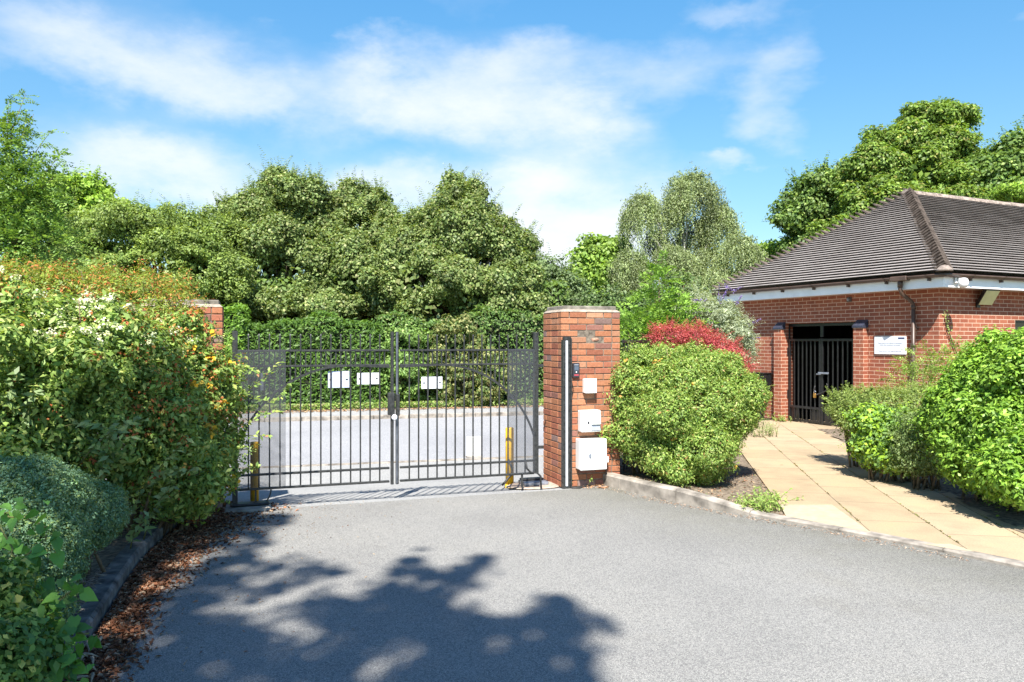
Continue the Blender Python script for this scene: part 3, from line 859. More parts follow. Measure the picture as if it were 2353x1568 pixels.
la = house_leaf(oy0+.02, mid-.005); lb2 = house_leaf(mid+.005, oy1-.02)
mb = MB(); mb.box(gx-.05, gx-.022, mid-.22, mid+.05, 1.09, 1.13, .006); mb.box(gx-.045, gx-.022, mid-.02, mid+.1, 1.07, 1.10, .004); mb.build('latch', M['steel'], la)
for z in (1.55, .62):
    mb = MB(); mb.box(gx-.035, gx+.02, oy1-.019, oy1-.002, z-.09, z+.09, .004); mb.build('hinge', M['black'], lb2)
# fixed top frame over the gate
mb = MB()
for (a, b, c, d) in ((oy0+.003, oy1-.003, 2.09, 2.15), (oy0+.003, oy0+.018, .03, 2.09), (oy1-.018, oy1-.003, .03, 2.09), (mid-.04, mid+.04, 1.86, 2.09)):
    mb.box(gx-.02+.03, gx+.02+.03, a, b, c, d, .003)
mb.build('gate_frame', M['black'], house)
# padlock with cable hanging on the house gate
pp = HC + Matrix.Rotation(HA, 3, 'Z') @ Vector((gx-.04, mid+.12, .78))
lk_ = empty('cable_lock', pp, HA, 'brass padlock on a loose black cable hanging from the house gate', 'padlock')
mb = MB(); mb.tube([(0, -.3, .12), (0, -.33, .05), (0, -.28, -.03), (0, -.15, -.09), (-.01, -.02, -.13), (-.015, .03, -.02), (-.01, .0, .06)], .014, 7); mb.build('cable', M['cable'], lk_)
mb = MB(); mb.box(-.04, .0, -.035, .03, -.19, -.1, .008); mb.build('body', M['brass'], lk_)
mb = MB(); mb.tube([(-.02, -.028, -.1), (-.02, -.028, -.06), (-.02, 0, -.04), (-.02, .024, -.06), (-.02, .024, -.1)], .006, 6); mb.build('shackle', M['steel'], lk_)

# fascia, soffit, gutter
OV = .30
mb = MB()
mb.box(-OV, -OV+.02, -OV, WL+OV, 2.70, 2.885, .003); mb.box(-OV+.0205, WR, -OV, -OV+.02, 2.70, 2.885, .003)
mb.box(-OV+.0205, WR, WL+OV-.02, WL+OV, 2.70, 2.885, .003)
mb.build('fascia', M['upvc'], house)
mb = MB()
mb.poly([(-OV+.02, -OV+.02, 2.712), (-OV+.02, WL+OV-.02, 2.712), (-.001, WL+OV-.02, 2.712), (-.001, -OV+.02, 2.712)]); mb.poly([(-.001, -OV+.02, 2.712), (-.001, -.001, 2.712), (WR, -.001, 2.712), (WR, -OV+.02, 2.712)])
mb.build('soffit', M['upvc'], house)
def gutter(mb, a, b, r=.058, n=8, out=Vector((0, -1, 0))):
    a = Vector(a); b = Vector(b)
    ra = []; rb = []
    for k in range(n+1):
        th = math.pi*k/n
        o = out*math.cos(th)*r + Vector((0, 0, -math.sin(th)*r))
        ra.append(mb.vert(a+o)); rb.append(mb.vert(b+o))
    for k in range(n): mb.face((ra[k], ra[k+1], rb[k+1], rb[k]), True)
    # inner skin and rims
    ia = []; ib = []
    for k in range(n+1):
        th = math.pi*k/n
        o = out*math.cos(th)*(r-.006) + Vector((0, 0, -math.sin(th)*(r-.006)))
        ia.append(mb.vert(a+o)); ib.append(mb.vert(b+o))
    for k in range(n): mb.face((ib[k], ib[k+1], ia[k+1], ia[k]), True)
    mb.face((ra[0], rb[0], ib[0], ia[0])); mb.face((ra[n], ia[n], ib[n], rb[n]))
mb = MB(); go = OV+.062; gzz = 2.925
gutter(mb, (-go, -go+.0, gzz), (-go, WL+go, gzz), out=Vector((-1, 0, 0))); gutter(mb, (-go, -go, gzz), (WR, -go, gzz), out=Vector((0, -1, 0)))
mb.lathe([(.03, -.055), (.052, -.04), (.06, -.0)], 14, -go, -go, gzz)
gut = mb.build('gutter', M['bronze'], house)
for y in [-.05+.86*k for k in range(7)]:
    mb = MB()
    for k in range(6):
        a0 = math.pi*k/6; a1 = math.pi*(k+1)/6
        mb.poly([(-go-math.cos(a0)*.066, y-.018, gzz-math.sin(a0)*.066), (-go-math.cos(a1)*.066, y-.018, gzz-math.sin(a1)*.066), (-go-math.cos(a1)*.066, y+.018, gzz-math.sin(a1)*.066), (-go-math.cos(a0)*.066, y+.018, gzz-math.sin(a0)*.066)])
    mb.box(-go+.0, -OV-.001, y-.018, y+.018, gzz-.105, gzz-.062); mb.build('bracket', M['bronze'], gut)
for x in [.35+.86*k for k in range(14)]:
    mb = MB()
    for k in range(6):
        a0 = math.pi*k/6; a1 = math.pi*(k+1)/6
        mb.poly([(x-.018, -go-math.cos(a0)*.066, gzz-math.sin(a0)*.066), (x+.018, -go-math.cos(a0)*.066, gzz-math.sin(a0)*.066), (x+.018, -go-math.cos(a1)*.066, gzz-math.sin(a1)*.066), (x-.018, -go-math.cos(a1)*.066, gzz-math.sin(a1)*.066)])
    mb.box(x-.018, x+.018, -go+.0, -OV-.001, gzz-.105, gzz-.062); mb.build('bracket', M['bronze'], gut)
# downpipe with swan neck on the side wall
yd = .50
mb = MB()
mb.box(-go-.075, -go+.055, yd-.17, yd+.17, gzz-.075, gzz+.012, .012)
mb.tube([(-go, yd, gzz-.05), (-go, yd, 2.74)], .045, 12)
mb.tube([(-go, yd, 2.78), (-go, yd, 2.70), (-go+.05, yd, 2.62), (-.12, yd-.03, 2.50), (-.07, yd-.04, 2.44), (-.065, yd-.04, 2.36)], .034, 12)
mb.tube([(-.065, yd-.04, 2.40), (-.065, yd-.04, 0.05)], .034, 12)
mb.tube([(-.065, yd-.04, 2.42), (-.065, yd-.04, 2.36)], .041, 12); mb.tube([(-.065, yd-.04, 1.72), (-.065, yd-.04, 1.66)], .041, 12)
mb.box(-.05, -.002, yd-.10, yd+.02, 1.98, 2.01)
mb.build('downpipe', M['bronze'], house)

# roof: plain tile courses as real steps
EV = .385; EZ = 2.955; HALF = (WL+2*EV)/2; RISE = 2.09; NC = 35
nrmL = Vector((-RISE, 0, HALF)).normalized(); nrmF = Vector((0, -RISE, HALF)).normalized()
mb = MB()
def rp(d): return EZ + d/HALF*RISE
rgt = random.Random(5)
def course(k, fn, nrm, lo_hi):
    d0 = HALF*k/NC; d1 = HALF*(k+1.25)/NC
    if d1 > HALF: d1 = HALF
    s0, s1 = lo_hi(d0); t0, t1 = lo_hi(d1)
    seg = max(2, int((s1-s0)/.5))
    lo = []; hi = []; un = []; bk = []
    for j in range(seg+1):
        w = rgt.uniform(-.0018, .0018)
        lo.append(mb.vert(fn(d0, s0+(s1-s0)*j/seg) + nrm*(.056+w)))
        hi.append(mb.vert(fn(d1, t0+(t1-t0)*j/seg) + nrm*.006))
        un.append(mb.vert(fn(d0, s0+(s1-s0)*j/seg) + nrm*(.044+w)))
        bk.append(mb.vert(fn(min(d0+.06, HALF), s0+(s1-s0)*j/seg) + nrm*(.0)))
    for j in range(seg):
        mb.face((lo[j], lo[j+1], hi[j+1], hi[j])); mb.face((un[j], un[j+1], lo[j+1], lo[j])); mb.face((bk[j], bk[j+1], un[j+1], un[j]))
fL = lambda d, s: Vector((-EV+d, s, rp(d)))
fF = lambda d, s: Vector((s, -EV+d, rp(d)))
for k in range(NC):
    course(k, lambda d, s: fL(d, -s), nrmL, lambda d: (-(WL+EV-d), -(-EV+d)))
    course(k, fF, nrmF, lambda d: (-EV+d, WR))
apx = Vector((-EV+HALF, WL/2, EZ+RISE))
mb.poly([(WR-.02, -EV+.02, EZ-.25), (WR-.02, WL+EV-.02, EZ-.25), (WR-.02, WL+EV-.02, EZ), (WR-.02, WL/2, EZ+RISE), (WR-.02, -EV+.02, EZ)])
mb.poly([(-EV, WL+EV, EZ), (WR, WL+EV, EZ), (WR, WL/2, EZ+RISE), tuple(apx)])
# UV by slope distance: rebuild with v along the slope
roof = mb.build('roof', M['tile'], house)
me = roof.data; uvl = me.uv_layers[0].data
sl_ = math.sqrt(HALF**2+RISE**2)/HALF
for p in me.polygons:
    for li in p.loop_indices:
        co = me.vertices[me.loops[li].vertex_index].co
        dL = co.x+EV; dF = co.y+EV
        if p.normal.x < -.3: uvl[li].uv = (co.y, (dL*sl_*.0 + round(dL/HALF*NC+.001)*.1 + .03))
        else: uvl[li].uv = (co.x, round(dF/HALF*NC+.001)*.1+.03)
# hip (bonnet) tiles
def hip(base, toA, toB, up, n, name):
    mb = MB()
    base = Vector(base); up = Vector(up)
    for k in range(n):
        p = base + up*(k/n)
        q = base + up*((k+1.4)/n)
        w = .21
        prof = [(toA, w, .060), (toA, w*.5, .115), (toA, 0, .165), (toB, w*.5, .115), (toB, w, .060)]
        j = rgt.uniform(-.006, .006)
        lo = [mb.vert(p + Vector(dv)*ww + Vector((0, 0, hh+.012+j))) for dv, ww, hh in prof]
        un = [mb.vert(p + Vector(dv)*ww*.95 + Vector((0, 0, hh-.016+j))) for dv, ww, hh in prof]
        hi = [mb.vert(q + Vector(dv)*ww*.9 + Vector((0, 0, hh-.12))) for dv, ww, hh in prof]
        bk = [mb.vert(p + (q-p)*.5 + Vector(dv)*ww*.9 + Vector((0, 0, hh-.115))) for dv, ww, hh in prof]
        for a in range(4):
            mb.face((lo[a], lo[a+1], hi[a+1], hi[a])); mb.face((un[a], un[a+1], lo[a+1], lo[a])); mb.face((bk[a], bk[a+1], un[a+1], un[a]))
    return mb.build(name, M['hip'], roof)
sA = Vector((0, 1, 0)); sB = Vector((1, 0, 0))
hip((-EV, -EV, EZ+.0), sA, sB, apx - Vector((-EV, -EV, EZ)), NC, 'hip_tiles')
hip((-EV, WL+EV, EZ+.0), -sA, sB, apx - Vector((-EV, WL+EV, EZ)), NC, 'hip_tiles')
# ridge tiles
mb = MB(); x = apx.x-.12
while x < WR:
    rr = .125 + rgt.uniform(-.006, .006); L = .44; ra = []; rb = []
    for k in range(9):
        th = math.pi*k/8
        ra.append(mb.vert((x, WL/2+math.cos(th)*rr, EZ+RISE-.035+math.sin(th)*rr*.85))); rb.append(mb.vert((x+L, WL/2+math.cos(th)*rr*.96, EZ+RISE-.035+math.sin(th)*rr*.8)))
    for k in range(8): mb.face((ra[k], ra[k+1], rb[k+1], rb[k])[::-1], True)
    mb.face(ra)
    x += L+.004
mb.build('ridge_tiles', M['ridge'], roof)
mb = MB(); mb.lathe([(.14, -.02), (.12, .02), (.06, .075), (.01, .09)], 12, -EV+.03, -EV+.03, EZ+.03); mb.build('hip_end', M['ridge'], roof)

def hw(x, y, z): return HC + Matrix.Rotation(HA, 3, 'Z') @ Vector((x, y, z))
# sign on the side wall
sg = empty('wall_sign', hw(-.001, 1.328, 1.525), HA, 'pale printed notice sign on the brick wall beside the downpipe', 'sign')
mb = MB(); mb.box(-.025, -.003, -.683, 0, 0, .335, .003); mb.build('board', M['white_sign'], sg)
def text(body, size, loc, rot, mat, parent, name='lettering', align='CENTER'):
    c = bpy.data.curves.new(name, 'FONT'); c.body = body; c.size = size; c.align_x = align; c.extrude = .0008
    o = bpy.data.objects.new(name, c); COL.objects.link(o); c.materials.append(mat)
    bpy.context.view_layer.update()
    me = bpy.data.meshes.new_from_object(o.evaluated_get(bpy.context.evaluated_depsgraph_get()))
    bpy.data.objects.remove(o)
    me.name = name
    o = link(name, me, mat, parent); o.location = loc; o.rotation_euler = rot
    return o
RL = (math.pi/2, 0, -math.pi/2)
text('Please ensure all refuse is contained\nwithin the containers provided', .036, (-.0265, -.34, .20), RL, M['greytext'], sg)
text('Thank you for your help in this area', .034, (-.0265, -.34, .05), RL, M['greytext'], sg)
mb = MB(); mb.box(-.0275, -.0255, -.655, -.52, .288, .315); mb.build('logo_bar', M['navy'], sg)
# floodlight on the front wall
fl_ = empty('floodlight', hw(1.04, 0, 2.44), HA, 'tilted black floodlight with yellowed glass on the brick wall', 'wall lamp')
mb = MB(); mb.box(-.05, .05, -.03, -.002, -.06, .06, .004); mb.tube([(0, -.03, 0), (0, -.09, .01)], .018, 8); mb.build('bracket', M['black'], fl_)
mb = MB()
R = Matrix.Translation((.0, -.10, -.0)) @ Matrix.Rotation(math.radians(-58), 4, 'X')
mb.M = R
a = [mb.vert(p) for p in ((-.10, -.02, .07), (.24, -.02, .07), (.24, -.26, .075), (-.10, -.26, .075))]
b = [mb.vert(p) for p in ((-.13, .02, -.0), (.27, .02, -.0), (.27, -.30, -.0), (-.13, -.30, -.0))]
mb.face(a[::-1])
for k in range(4): mb.face((a[k], a[(k+1) % 4], b[(k+1) % 4], b[k]))
mb.face(b)
mb.v = [tuple(v) for v in mb.v]
mb.build('housing', M['black'], fl_, bevel=.008)
mb = MB(); mb.M = R; mb.box(-.115, .255, -.285, .005, -.014, -.003, .003); mb.build('lens', M['lampglass'], fl_)
# white sensor lamp under the eave corner
sl2 = empty('sensor_lamp', hw(.0, -OV-.02, 2.79), HA, 'round white sensor lamp on the fascia at the roof corner', 'wall lamp')
mb = MB(); mb.box(-.05, .05, -.025, -.001, -.02, .08, .006); mb.tube([(0, -.02, .05), (0, -.12, .04)], .018, 8); mb.build('bracket', M['white'], sl2)
mb = MB(); mb.lathe([(.01, -.105), (.05, -.10), (.078, -.06), (.085, -.01), (.07, .04), (.045, .06), (.02, .065)], 18, 0, -.13, 0); mb.build('lamp_head', M['white'], sl2)
# small dome camera on the side wall
dc = empty('dome_camera', hw(0, 1.93, 2.60), HA, 'tiny grey dome camera under the eaves above the house gate', 'camera')
mb = MB(); mb.box(-.03, -.002, -.06, .05, -.05, .05, .006); mb.build('plate', M['bronze'], dc)
mb = MB(); mb.lathe([(.032, 0), (.03, .02), (.018, .034), (.003, .04)], 12); mb.v = [(-.03-v[2], v[0], v[1]) for v in mb.v]; mb.build('dome', M['steel'], dc)
# black bin on a plinth by the side wall
bn = empty('post_box', hw(-.18, 4.17, 0), HA, 'black metal box on a post by the brick wall behind the yellow-green bush', 'box')
mb = MB(); mb.box(-.12, .12, -.19, .19, .66, 1.05, .012); mb.build('case', M['black'], bn)
mb = MB(); mb.box(-.135, .135, -.205, .205, 1.052, 1.075, .006); mb.build('lid', M['black'], bn)
mb = MB(); mb.box(-.04, .04, -.04, .04, .04, .66, .004); mb.build('post', M['black'], bn)
mb = MB(); mb.box(-.14, .14, -.2, .2, .0, .06, .008); mb.build('base', M['black'], bn)

# ------------------------------------------------------------------ foliage tools
GAIN = 1.68
def nrmz(a): return a/np.maximum(np.linalg.norm(a, axis=1, keepdims=True), 1e-9)
class LM:
    """collects leaf quads"""
    def __init__(s, seed): s.rng = np.random.default_rng(seed); s.V = []; s.C = []
    def leaves(s, p, nrm, tan, L, W, col, fold=.18):
        n = len(p)
        t = nrmz(tan - nrm*np.sum(tan*nrm, axis=1, keepdims=True)); sd = np.cross(nrm, t)
        L = np.asarray(L).reshape(-1, 1)*np.ones((n, 1)); W = np.asarray(W).reshape(-1, 1)*np.ones((n, 1))
        base = p - t*L*.5; tip = p + t*L*.5 - nrm*L*.08
        mid = p - t*L*.06
        r = mid + sd*W*.5 + nrm*W*fold; l = mid - sd*W*.5 + nrm*W*fold
        s.V.append(np.stack([base, r, tip, l], axis=1)); s.C.append(col)
    def colors(s, n, pal, var=.18):
        cols = np.array([c[:3] for c, w in pal]); w = np.array([w for c, w in pal], float); w /= w.sum()
        k = s.rng.choice(len(pal), size=n, p=w)
        v = 1 + s.rng.normal(0, var, (n, 1)); v = np.clip(v, .5, 1.7)
        return np.clip(cols[k]*v*GAIN, 0, 1)
    def build(s, name, mat, parent=None):
        V = np.concatenate(s.V).astype(np.float32); C = np.concatenate(s.C).astype(np.float32)
        n = len(V)
        me = bpy.data.meshes.new(name)
        me.vertices.add(n*4); me.loops.add(n*4); me.polygons.add(n)
        me.vertices.foreach_set('co', V.reshape(-1))
        me.loops.foreach_set('vertex_index', np.arange(n*4, dtype=np.int32))
        me.polygons.foreach_set('loop_start', np.arange(0, n*4, 4, dtype=np.int32))
        try: me.polygons.foreach_set('loop_total', np.full(n, 4, dtype=np.int32))
        except Exception: pass
        me.update(calc_edges=True)
        at = me.attributes.new('col', 'FLOAT_COLOR', 'FACE')
        at.data.foreach_set('color', np.concatenate([C, np.ones((n, 1), np.float32)], axis=1).reshape(-1))
        return link(name, me, mat, parent)

def E(px, py, rx, ry, Z, rd_=None):
    c = P(px, py, Z); a = rx/F*Z
    return (np.array(c), np.array((a, rd_ if rd_ else a, ry/F*Z)))

CAM = np.array((0, 0, EYE))
def clumps(rng, ells, n, shell=(.78, 1.03), back=-.45, lump=.0, zmin=None):
    """points near the surface of the union of ellipsoids + outward normals"""
    area = np.array([(e[1][0]*e[1][2] + e[1][0]*e[1][1] + e[1][1]*e[1][2]) for e in ells]); w = area/area.sum()
    out_p = []; out_n = []
    tot = 0
    while tot < n:
        m = n*2
        k = rng.choice(len(ells), size=m, p=w)
        c = np.array([ells[i][0] for i in k]); r = np.array([ells[i][1] for i in k])
        d = nrmz(rng.normal(size=(m, 3)))
        rad = rng.uniform(shell[0], shell[1], (m, 1))
        if lump: rad = rad + lump*(np.sin(d[:, :1]*5+k[:, None])*np.sin(d[:, 1:2]*4+1.3*k[:, None])*np.sin(d[:, 2:]*6+2.1*k[:, None]))
        p = c + d*r*rad
        nn = nrmz(d/r)
        ok = np.ones(m, bool)
        for (ec, er) in ells:
            q = np.linalg.norm((p-ec)/er, axis=1); ok &= q > shell[0]*.86
        vc = nrmz(CAM - p)
        ok &= np.sum(vc*nn, axis=1) > back
        if zmin is not None: ok &= p[:, 2] > zmin
        out_p.append(p[ok]); out_n.append(nn[ok]); tot += ok.sum()
        if ok.sum() == 0: break
    return np.concatenate(out_p)[:n], np.concatenate(out_n)[:n]

def boughs(rng, ells, per=13, sc=(.22, .46), rad=.80, flat=.95, ck=.62):
    out = []
    for c, r in ells:
        out.append((c, r*ck))
        for k in range(per):
            d = rng.normal(size=3); d /= np.linalg.norm(d)
            if d[1] > .35: d[1] *= -.6
            if d[2] < -.5: d[2] *= -.5
            s_ = rng.uniform(*sc)*min(r[0], r[2])*1.15
            out.append((c + d*r*rad*rng.uniform(.9, 1.12), np.array((s_, s_, s_*flat))))
    return out

def leafball(lm, cp, cn, per, cr, flat, L, W, pal, up=.5, outw=.6, rnd=.55, var=.18, cvar=.12, droop=.35, szv=.25):
    """each clump centre gets a ball of leaves"""
    rng = lm.rng; m = len(cp); n = m*per
    crr = cr*rng.uniform(.65, 1.35, (m, 1))
    c = np.repeat(cp, per, axis=0); on = np.repeat(cn, per, axis=0); R = np.repeat(crr, per, axis=0)
    d = nrmz(rng.normal(size=(n, 3))); rad = rng.uniform(0.15, 1, (n, 1))**.5
    p = c + d*R*rad*np.array((1, 1, flat))
    nn = nrmz(d*outw + on*outw + np.array((0, 0, up)) + rng.normal(size=(n, 3))*rnd)
    tan = rng.normal(size=(n, 3)) + d*.6 + np.array((0, 0, -droop))
    col = lm.colors(n, pal, var)*np.repeat(1+rng.normal(0, cvar, (m, 1)), per, axis=0)
    sz = np.clip(1+rng.normal(0, szv, n), .5, 1.6)
    lm.leaves(p, nn, tan, L*sz, W*sz, np.clip(col, 0, 1))

def core(lm, ells, n, L, W, pal, lim=.78):
    rng = lm.rng
    vol = np.array([e[1].prod() for e in ells]); k = rng.choice(len(ells), size=n, p=vol/vol.sum())
    c = np.array([ells[i][0] for i in k]); r = np.array([ells[i][1] for i in k])
    d = nrmz(rng.normal(size=(n, 3))); p = c + d*r*rng.uniform(.3, 1, (n, 1))**.4*lim
    nn = nrmz(rng.normal(size=(n, 3)) + d); lm.leaves(p, nn, rng.normal(size=(n, 3)), L, W, lm.colors(n, pal, .2))

def sprigs(lm, cp, cn, n, length, L, W, pal, up=.6, step=.5, curve=.2, var=.15):
    """shoots that stick out of the outline, with paired leaves"""
    rng = lm.rng; k = rng.choice(len(cp), size=n)
    m = max(3, int(length/(L*step)))
    d = nrmz(cn[k] + np.array((0, 0, up)) + rng.normal(size=(n, 3))*.35)
    ln = length*rng.uniform(.5, 1.2, (n, 1))
    for j in range(m):
        f = (j+.5)/m
        ctr = cp[k] + d*ln*f + np.array((0, 0, -1))*curve*ln*f*f
        for sgn in (-1, 1):
            side = nrmz(np.cross(d, rng.normal(size=(n, 3))*.5+np.array((0, 1.0, .2))))*sgn
            tan = nrmz(side + d*.6); lf = (L*(1.1-.5*f))
            nn = nrmz(np.array((0, -.3, 1.0)) + rng.normal(size=(n, 3))*.4)
            lm.leaves(ctr + tan*lf*.5, nn, tan, lf, W*(1.1-.5*f), lm.colors(n, pal, var))

def strands(lm, cp, n_each, length, L, W, pal, step=.05, zmin=0):
    """hanging strands (weeping birch)"""
    rng = lm.rng; m = len(cp)*n_each
    c = np.repeat(cp, n_each, axis=0) + rng.normal(size=(m, 3))*.22
    ln = length*rng.uniform(.3, 1.15, m); drift = rng.normal(size=(m, 3))*.10; drift[:, 2] = 0
    cv = 1+rng.normal(0, .13, (m, 1))
    for j in range(int(length/step)):
        s_ = (j+rng.uniform(0, 1, m))*step; ok = (s_ < ln) & (rng.uniform(size=m) < .9)
        q = c[ok] + drift[ok]*s_[ok, None] + np.array((0, 0, -1))*s_[ok, None] + rng.normal(size=(ok.sum(), 3))*.035
        k = len(q)
        nn = nrmz(rng.normal(size=(k, 3)) + np.array((0, -.6, .5))); tan = rng.normal(size=(k, 3))*.6+np.array((0, 0, -1.))
        lm.leaves(q, nn, tan, L*rng.uniform(.7, 1.2, k), W, np.clip(lm.colors(k, pal, .15)*cv[ok], 0, 1))

def pinnate(lm, base, direc, n_pairs, length, L, W, pal, droop=.35, var=.15):
    """compound leaves: base points, directions; leaflets in pairs along a drooping rachis"""
    rng = lm.rng; m = len(base)
    d = nrmz(direc); ln = length*rng.uniform(.7, 1.2, (m, 1))
    upv = nrmz(np.array((0, 0, 1.0)) + rng.normal(size=(m, 3))*.35); side = nrmz(np.cross(d, upv)); nrm0 = nrmz(np.cross(side, d))
    cv = 1+rng.normal(0, .12, (m, 1))
    for j in range(n_pairs+1):
        f = (j+1)/(n_pairs+1)
        ctr = base + d*ln*f + np.array((0, 0, -1))*droop*ln*f*f
        if j == n_pairs:
            lm.leaves(ctr, nrm0, d, L, W, np.clip(lm.colors(m, pal, var)*cv, 0, 1)); break
        for sg_ in (-1, 1):
            tan = nrmz(side*sg_ + d*.35 + np.array((0, 0, -.25)) + rng.normal(size=(m, 3))*.12)
            nn = nrmz(nrm0 + rng.normal(size=(m, 3))*.25)
            lm.leaves(ctr + tan*L*.5, nn, tan, L*(1-.25*abs(f-.5)*2), W, np.clip(lm.colors(m, pal, var)*cv, 0, 1))

def trunk(root, base, ells, r0, mat, fork=.45, seed=1):
    rg = random.Random(seed); mb = MB()
    base = Vector(base)
    cen = sum((Vector(e[0]) for e in ells), Vector())/len(ells)
    top = Vector((base.x*.5+cen.x*.5, base.y*.5+cen.y*.5, base.z + (cen.z-base.z)*fork*2*.62))
    pts = [base.lerp(top, k/5) + Vector((rg.uniform(-.08, .08), rg.uniform(-.08, .08), 0))*(k > 0) for k in range(6)]
    mb.tube(pts, [r0*1.35, r0*1.05, r0*.95, r0*.85, r0*.75, r0*.65], 10)
    mb.build('trunk', mat, root)
    lb_ = MB()
    for e in ells:
        c = Vector(e[0]); 
        for q in range(3):
            tgt = c + Vector((rg.uniform(-.6, .6)*e[1][0], rg.uniform(-.6, .6)*e[1][1], rg.uniform(-.1, .75)*e[1][2]))
            s0 = pts[rg.choice((3, 4, 5))]
            ps = [s0.lerp(tgt, k/5) + Vector((rg.uniform(-1, 1), rg.uniform(-1, 1), rg.uniform(0, 1.0)))*(.12*(s0-tgt).length*.5*math.sin(k/5*3.14)) for k in range(6)]
            lb_.tube(ps, [r0*.5, r0*.4, r0*.3, r0*.22, r0*.14, r0*.06], 7)
    lb_.build('limbs', mat, root)

GZ = ROADZ + .14
def tree(name, label, ells, trunk_px, Z, nclump, per, cr, L, W, pal, flat=.7, seed=1, r0=.2, ncore=2500, up=.5, lump=.12, sprig=0, mat='leaf', bark='bark', shell=(.72, 1.05), group='trees beyond the road', base_z=None, nb=13, bflat=.95, voids=(), spl=1.0, bsc=(.22, .46), **kw):
    b = P(trunk_px, 787, Z); bz = GZ if base_z is None else base_z
    root = empty(name, (b.x, b.y, bz), 0, label, 'tree', group)
    lm = LM(seed)
    bl = boughs(lm.rng, ells, nb, bsc, flat=bflat)
    cp, cn = clumps(lm.rng, bl, nclump, shell, lump=lump)
    for vc, vr in voids:
        ok = np.linalg.norm((cp-vc)/vr, axis=1) > lm.rng.uniform(.85, 1.1, len(cp)); cp = cp[ok]; cn = cn[ok]
    leafball(lm, cp, cn, per, cr, flat, L, W, pal, up=up, **kw)
    if ncore: core(lm, ells, ncore, L*2.2, W*2.2, pal)
    if sprig:
        sprigs(lm, cp, cn, sprig//2, cr*2.0, L*.95, W*.95, pal)
        tp = (cn[:, 2] > .15) & (cp[:, 2] > np.percentile(cp[:, 2], 55))
        sprigs(lm, cp[tp], cn[tp], sprig//2, spl, L*1.0, W*1.0, pal, up=1.0, step=.9)
    off = Vector((b.x, b.y, bz))
    o = lm.build('crown', M[mat], root); o.location = -off
    pre = set(root.children)
    trunk(root, (b.x, b.y, bz-.2), ells, r0, M[bark], seed=seed)
    for c in root.children:
        if c not in pre: c.location = -off
    return root

# palettes (linear albedo)
SYC = [((0.112, 0.152, 0.046), 5), ((0.150, 0.190, 0.064), 4), ((0.080, 0.122, 0.036), 4), ((0.22, 0.235, 0.10), 2)]
SYC2 = [((0.085, 0.14, 0.035), 5), ((0.12, 0.18, 0.04), 4), ((0.065, 0.11, 0.03), 3), ((0.17, 0.22, 0.06), 1)]
YEL = [((0.15, 0.235, 0.030), 5), ((0.20, 0.28, 0.045), 3), ((0.11, 0.18, 0.025), 3)]
BIR = [((0.160, 0.195, 0.085), 5), ((0.205, 0.24, 0.12), 4), ((0.115, 0.15, 0.065), 4)]
CHE = [((0.112, 0.172, 0.030), 5), ((0.150, 0.210, 0.042), 3), ((0.072, 0.122, 0.025), 4), ((0.20, 0.20, 0.06), 1)]
DRK = [((0.065, 0.10, 0.035), 5), ((0.09, 0.13, 0.045), 3), ((0.05, 0.085, 0.03), 3)]
HED = [((0.098, 0.180, 0.024), 5), ((0.132, 0.225, 0.03), 4), ((0.066, 0.13, 0.02), 3)]
HED2 = [((0.062, 0.120, 0.022), 5), ((0.085, 0.150, 0.026), 4), ((0.045, 0.09, 0.018), 4)]

# ------------------------------------------------------------------ trees
# near left tree with fine compound leaves, this side of the road
def near_left_tree():
    Z = 10.6
    ells = [E(-10, 590, 125, 90, Z), E(40, 500, 85, 75, Z), E(-40, 460, 100, 110, Z), E(-20, 350, 80, 80, Z), E(60, 430, 70, 60, Z), E(80, 560, 90, 55, Z)]
    b = P(-60, 787, Z); bz = -.1
    root = empty('robinia_tree', (b.x, b.y, bz), 0, 'light feathery-leaved tree at the left picture edge above the berry shrub', 'tree')
    off = Vector((b.x, b.y, bz))
    lm = LM(11)
    pal = [((0.115, 0.19, 0.042), 5), ((0.155, 0.235, 0.055), 4), ((0.075, 0.14, 0.035), 4)]
    cp, cn = clumps(lm.rng, ells, 1900, (.35, 1.05), lump=.22)
    d = nrmz(cn + lm.rng.normal(size=cn.shape)*.6 + np.array((0, 0, .2)))
    pinnate(lm, cp, d, 6, .28, .062, .026, pal)
    # long upright shoots at the top
    sb = MB()
    for (x0, y0, x1, y1) in ((20, 420, 60, 215), (40, 430, 20, 235), (60, 450, 118, 300), (90, 480, 142, 352), (-10, 400, 30, 290), (100, 540, 150, 440), (70, 520, 130, 400), (30, 440, 78, 262)):
        a = P(x0, y0, Z); c = P(x1, y1, Z)
        m = (a+c)*.5 + Vector((-.08, 0, .1))
        sb.tube([a, m, c], [.010, .006, .002], 5)
        n = 34; ts = lm.rng.uniform(.1, 1, n)
        bp = np.array([(1-t)**2*np.array(a)+2*t*(1-t)*np.array(m)+t*t*np.array(c) for t in ts])
        dd = nrmz(lm.rng.normal(size=(n, 3))*np.array((1, .7, .4)) + np.array((0, 0, .25)))
        pinnate(lm, bp, dd, 6, .24, .05, .022, pal)
    lm.build('crown', M['leaf'], root).location = -off
    pre = set(root.children)
    trunk(root, (b.x, b.y, -.2), ells, .12, M['bark'], seed=3)
    sb.build('shoots', M['twig'], root)
    for c in root.children:
        if c not in pre: c.location = -off
near_left_tree()

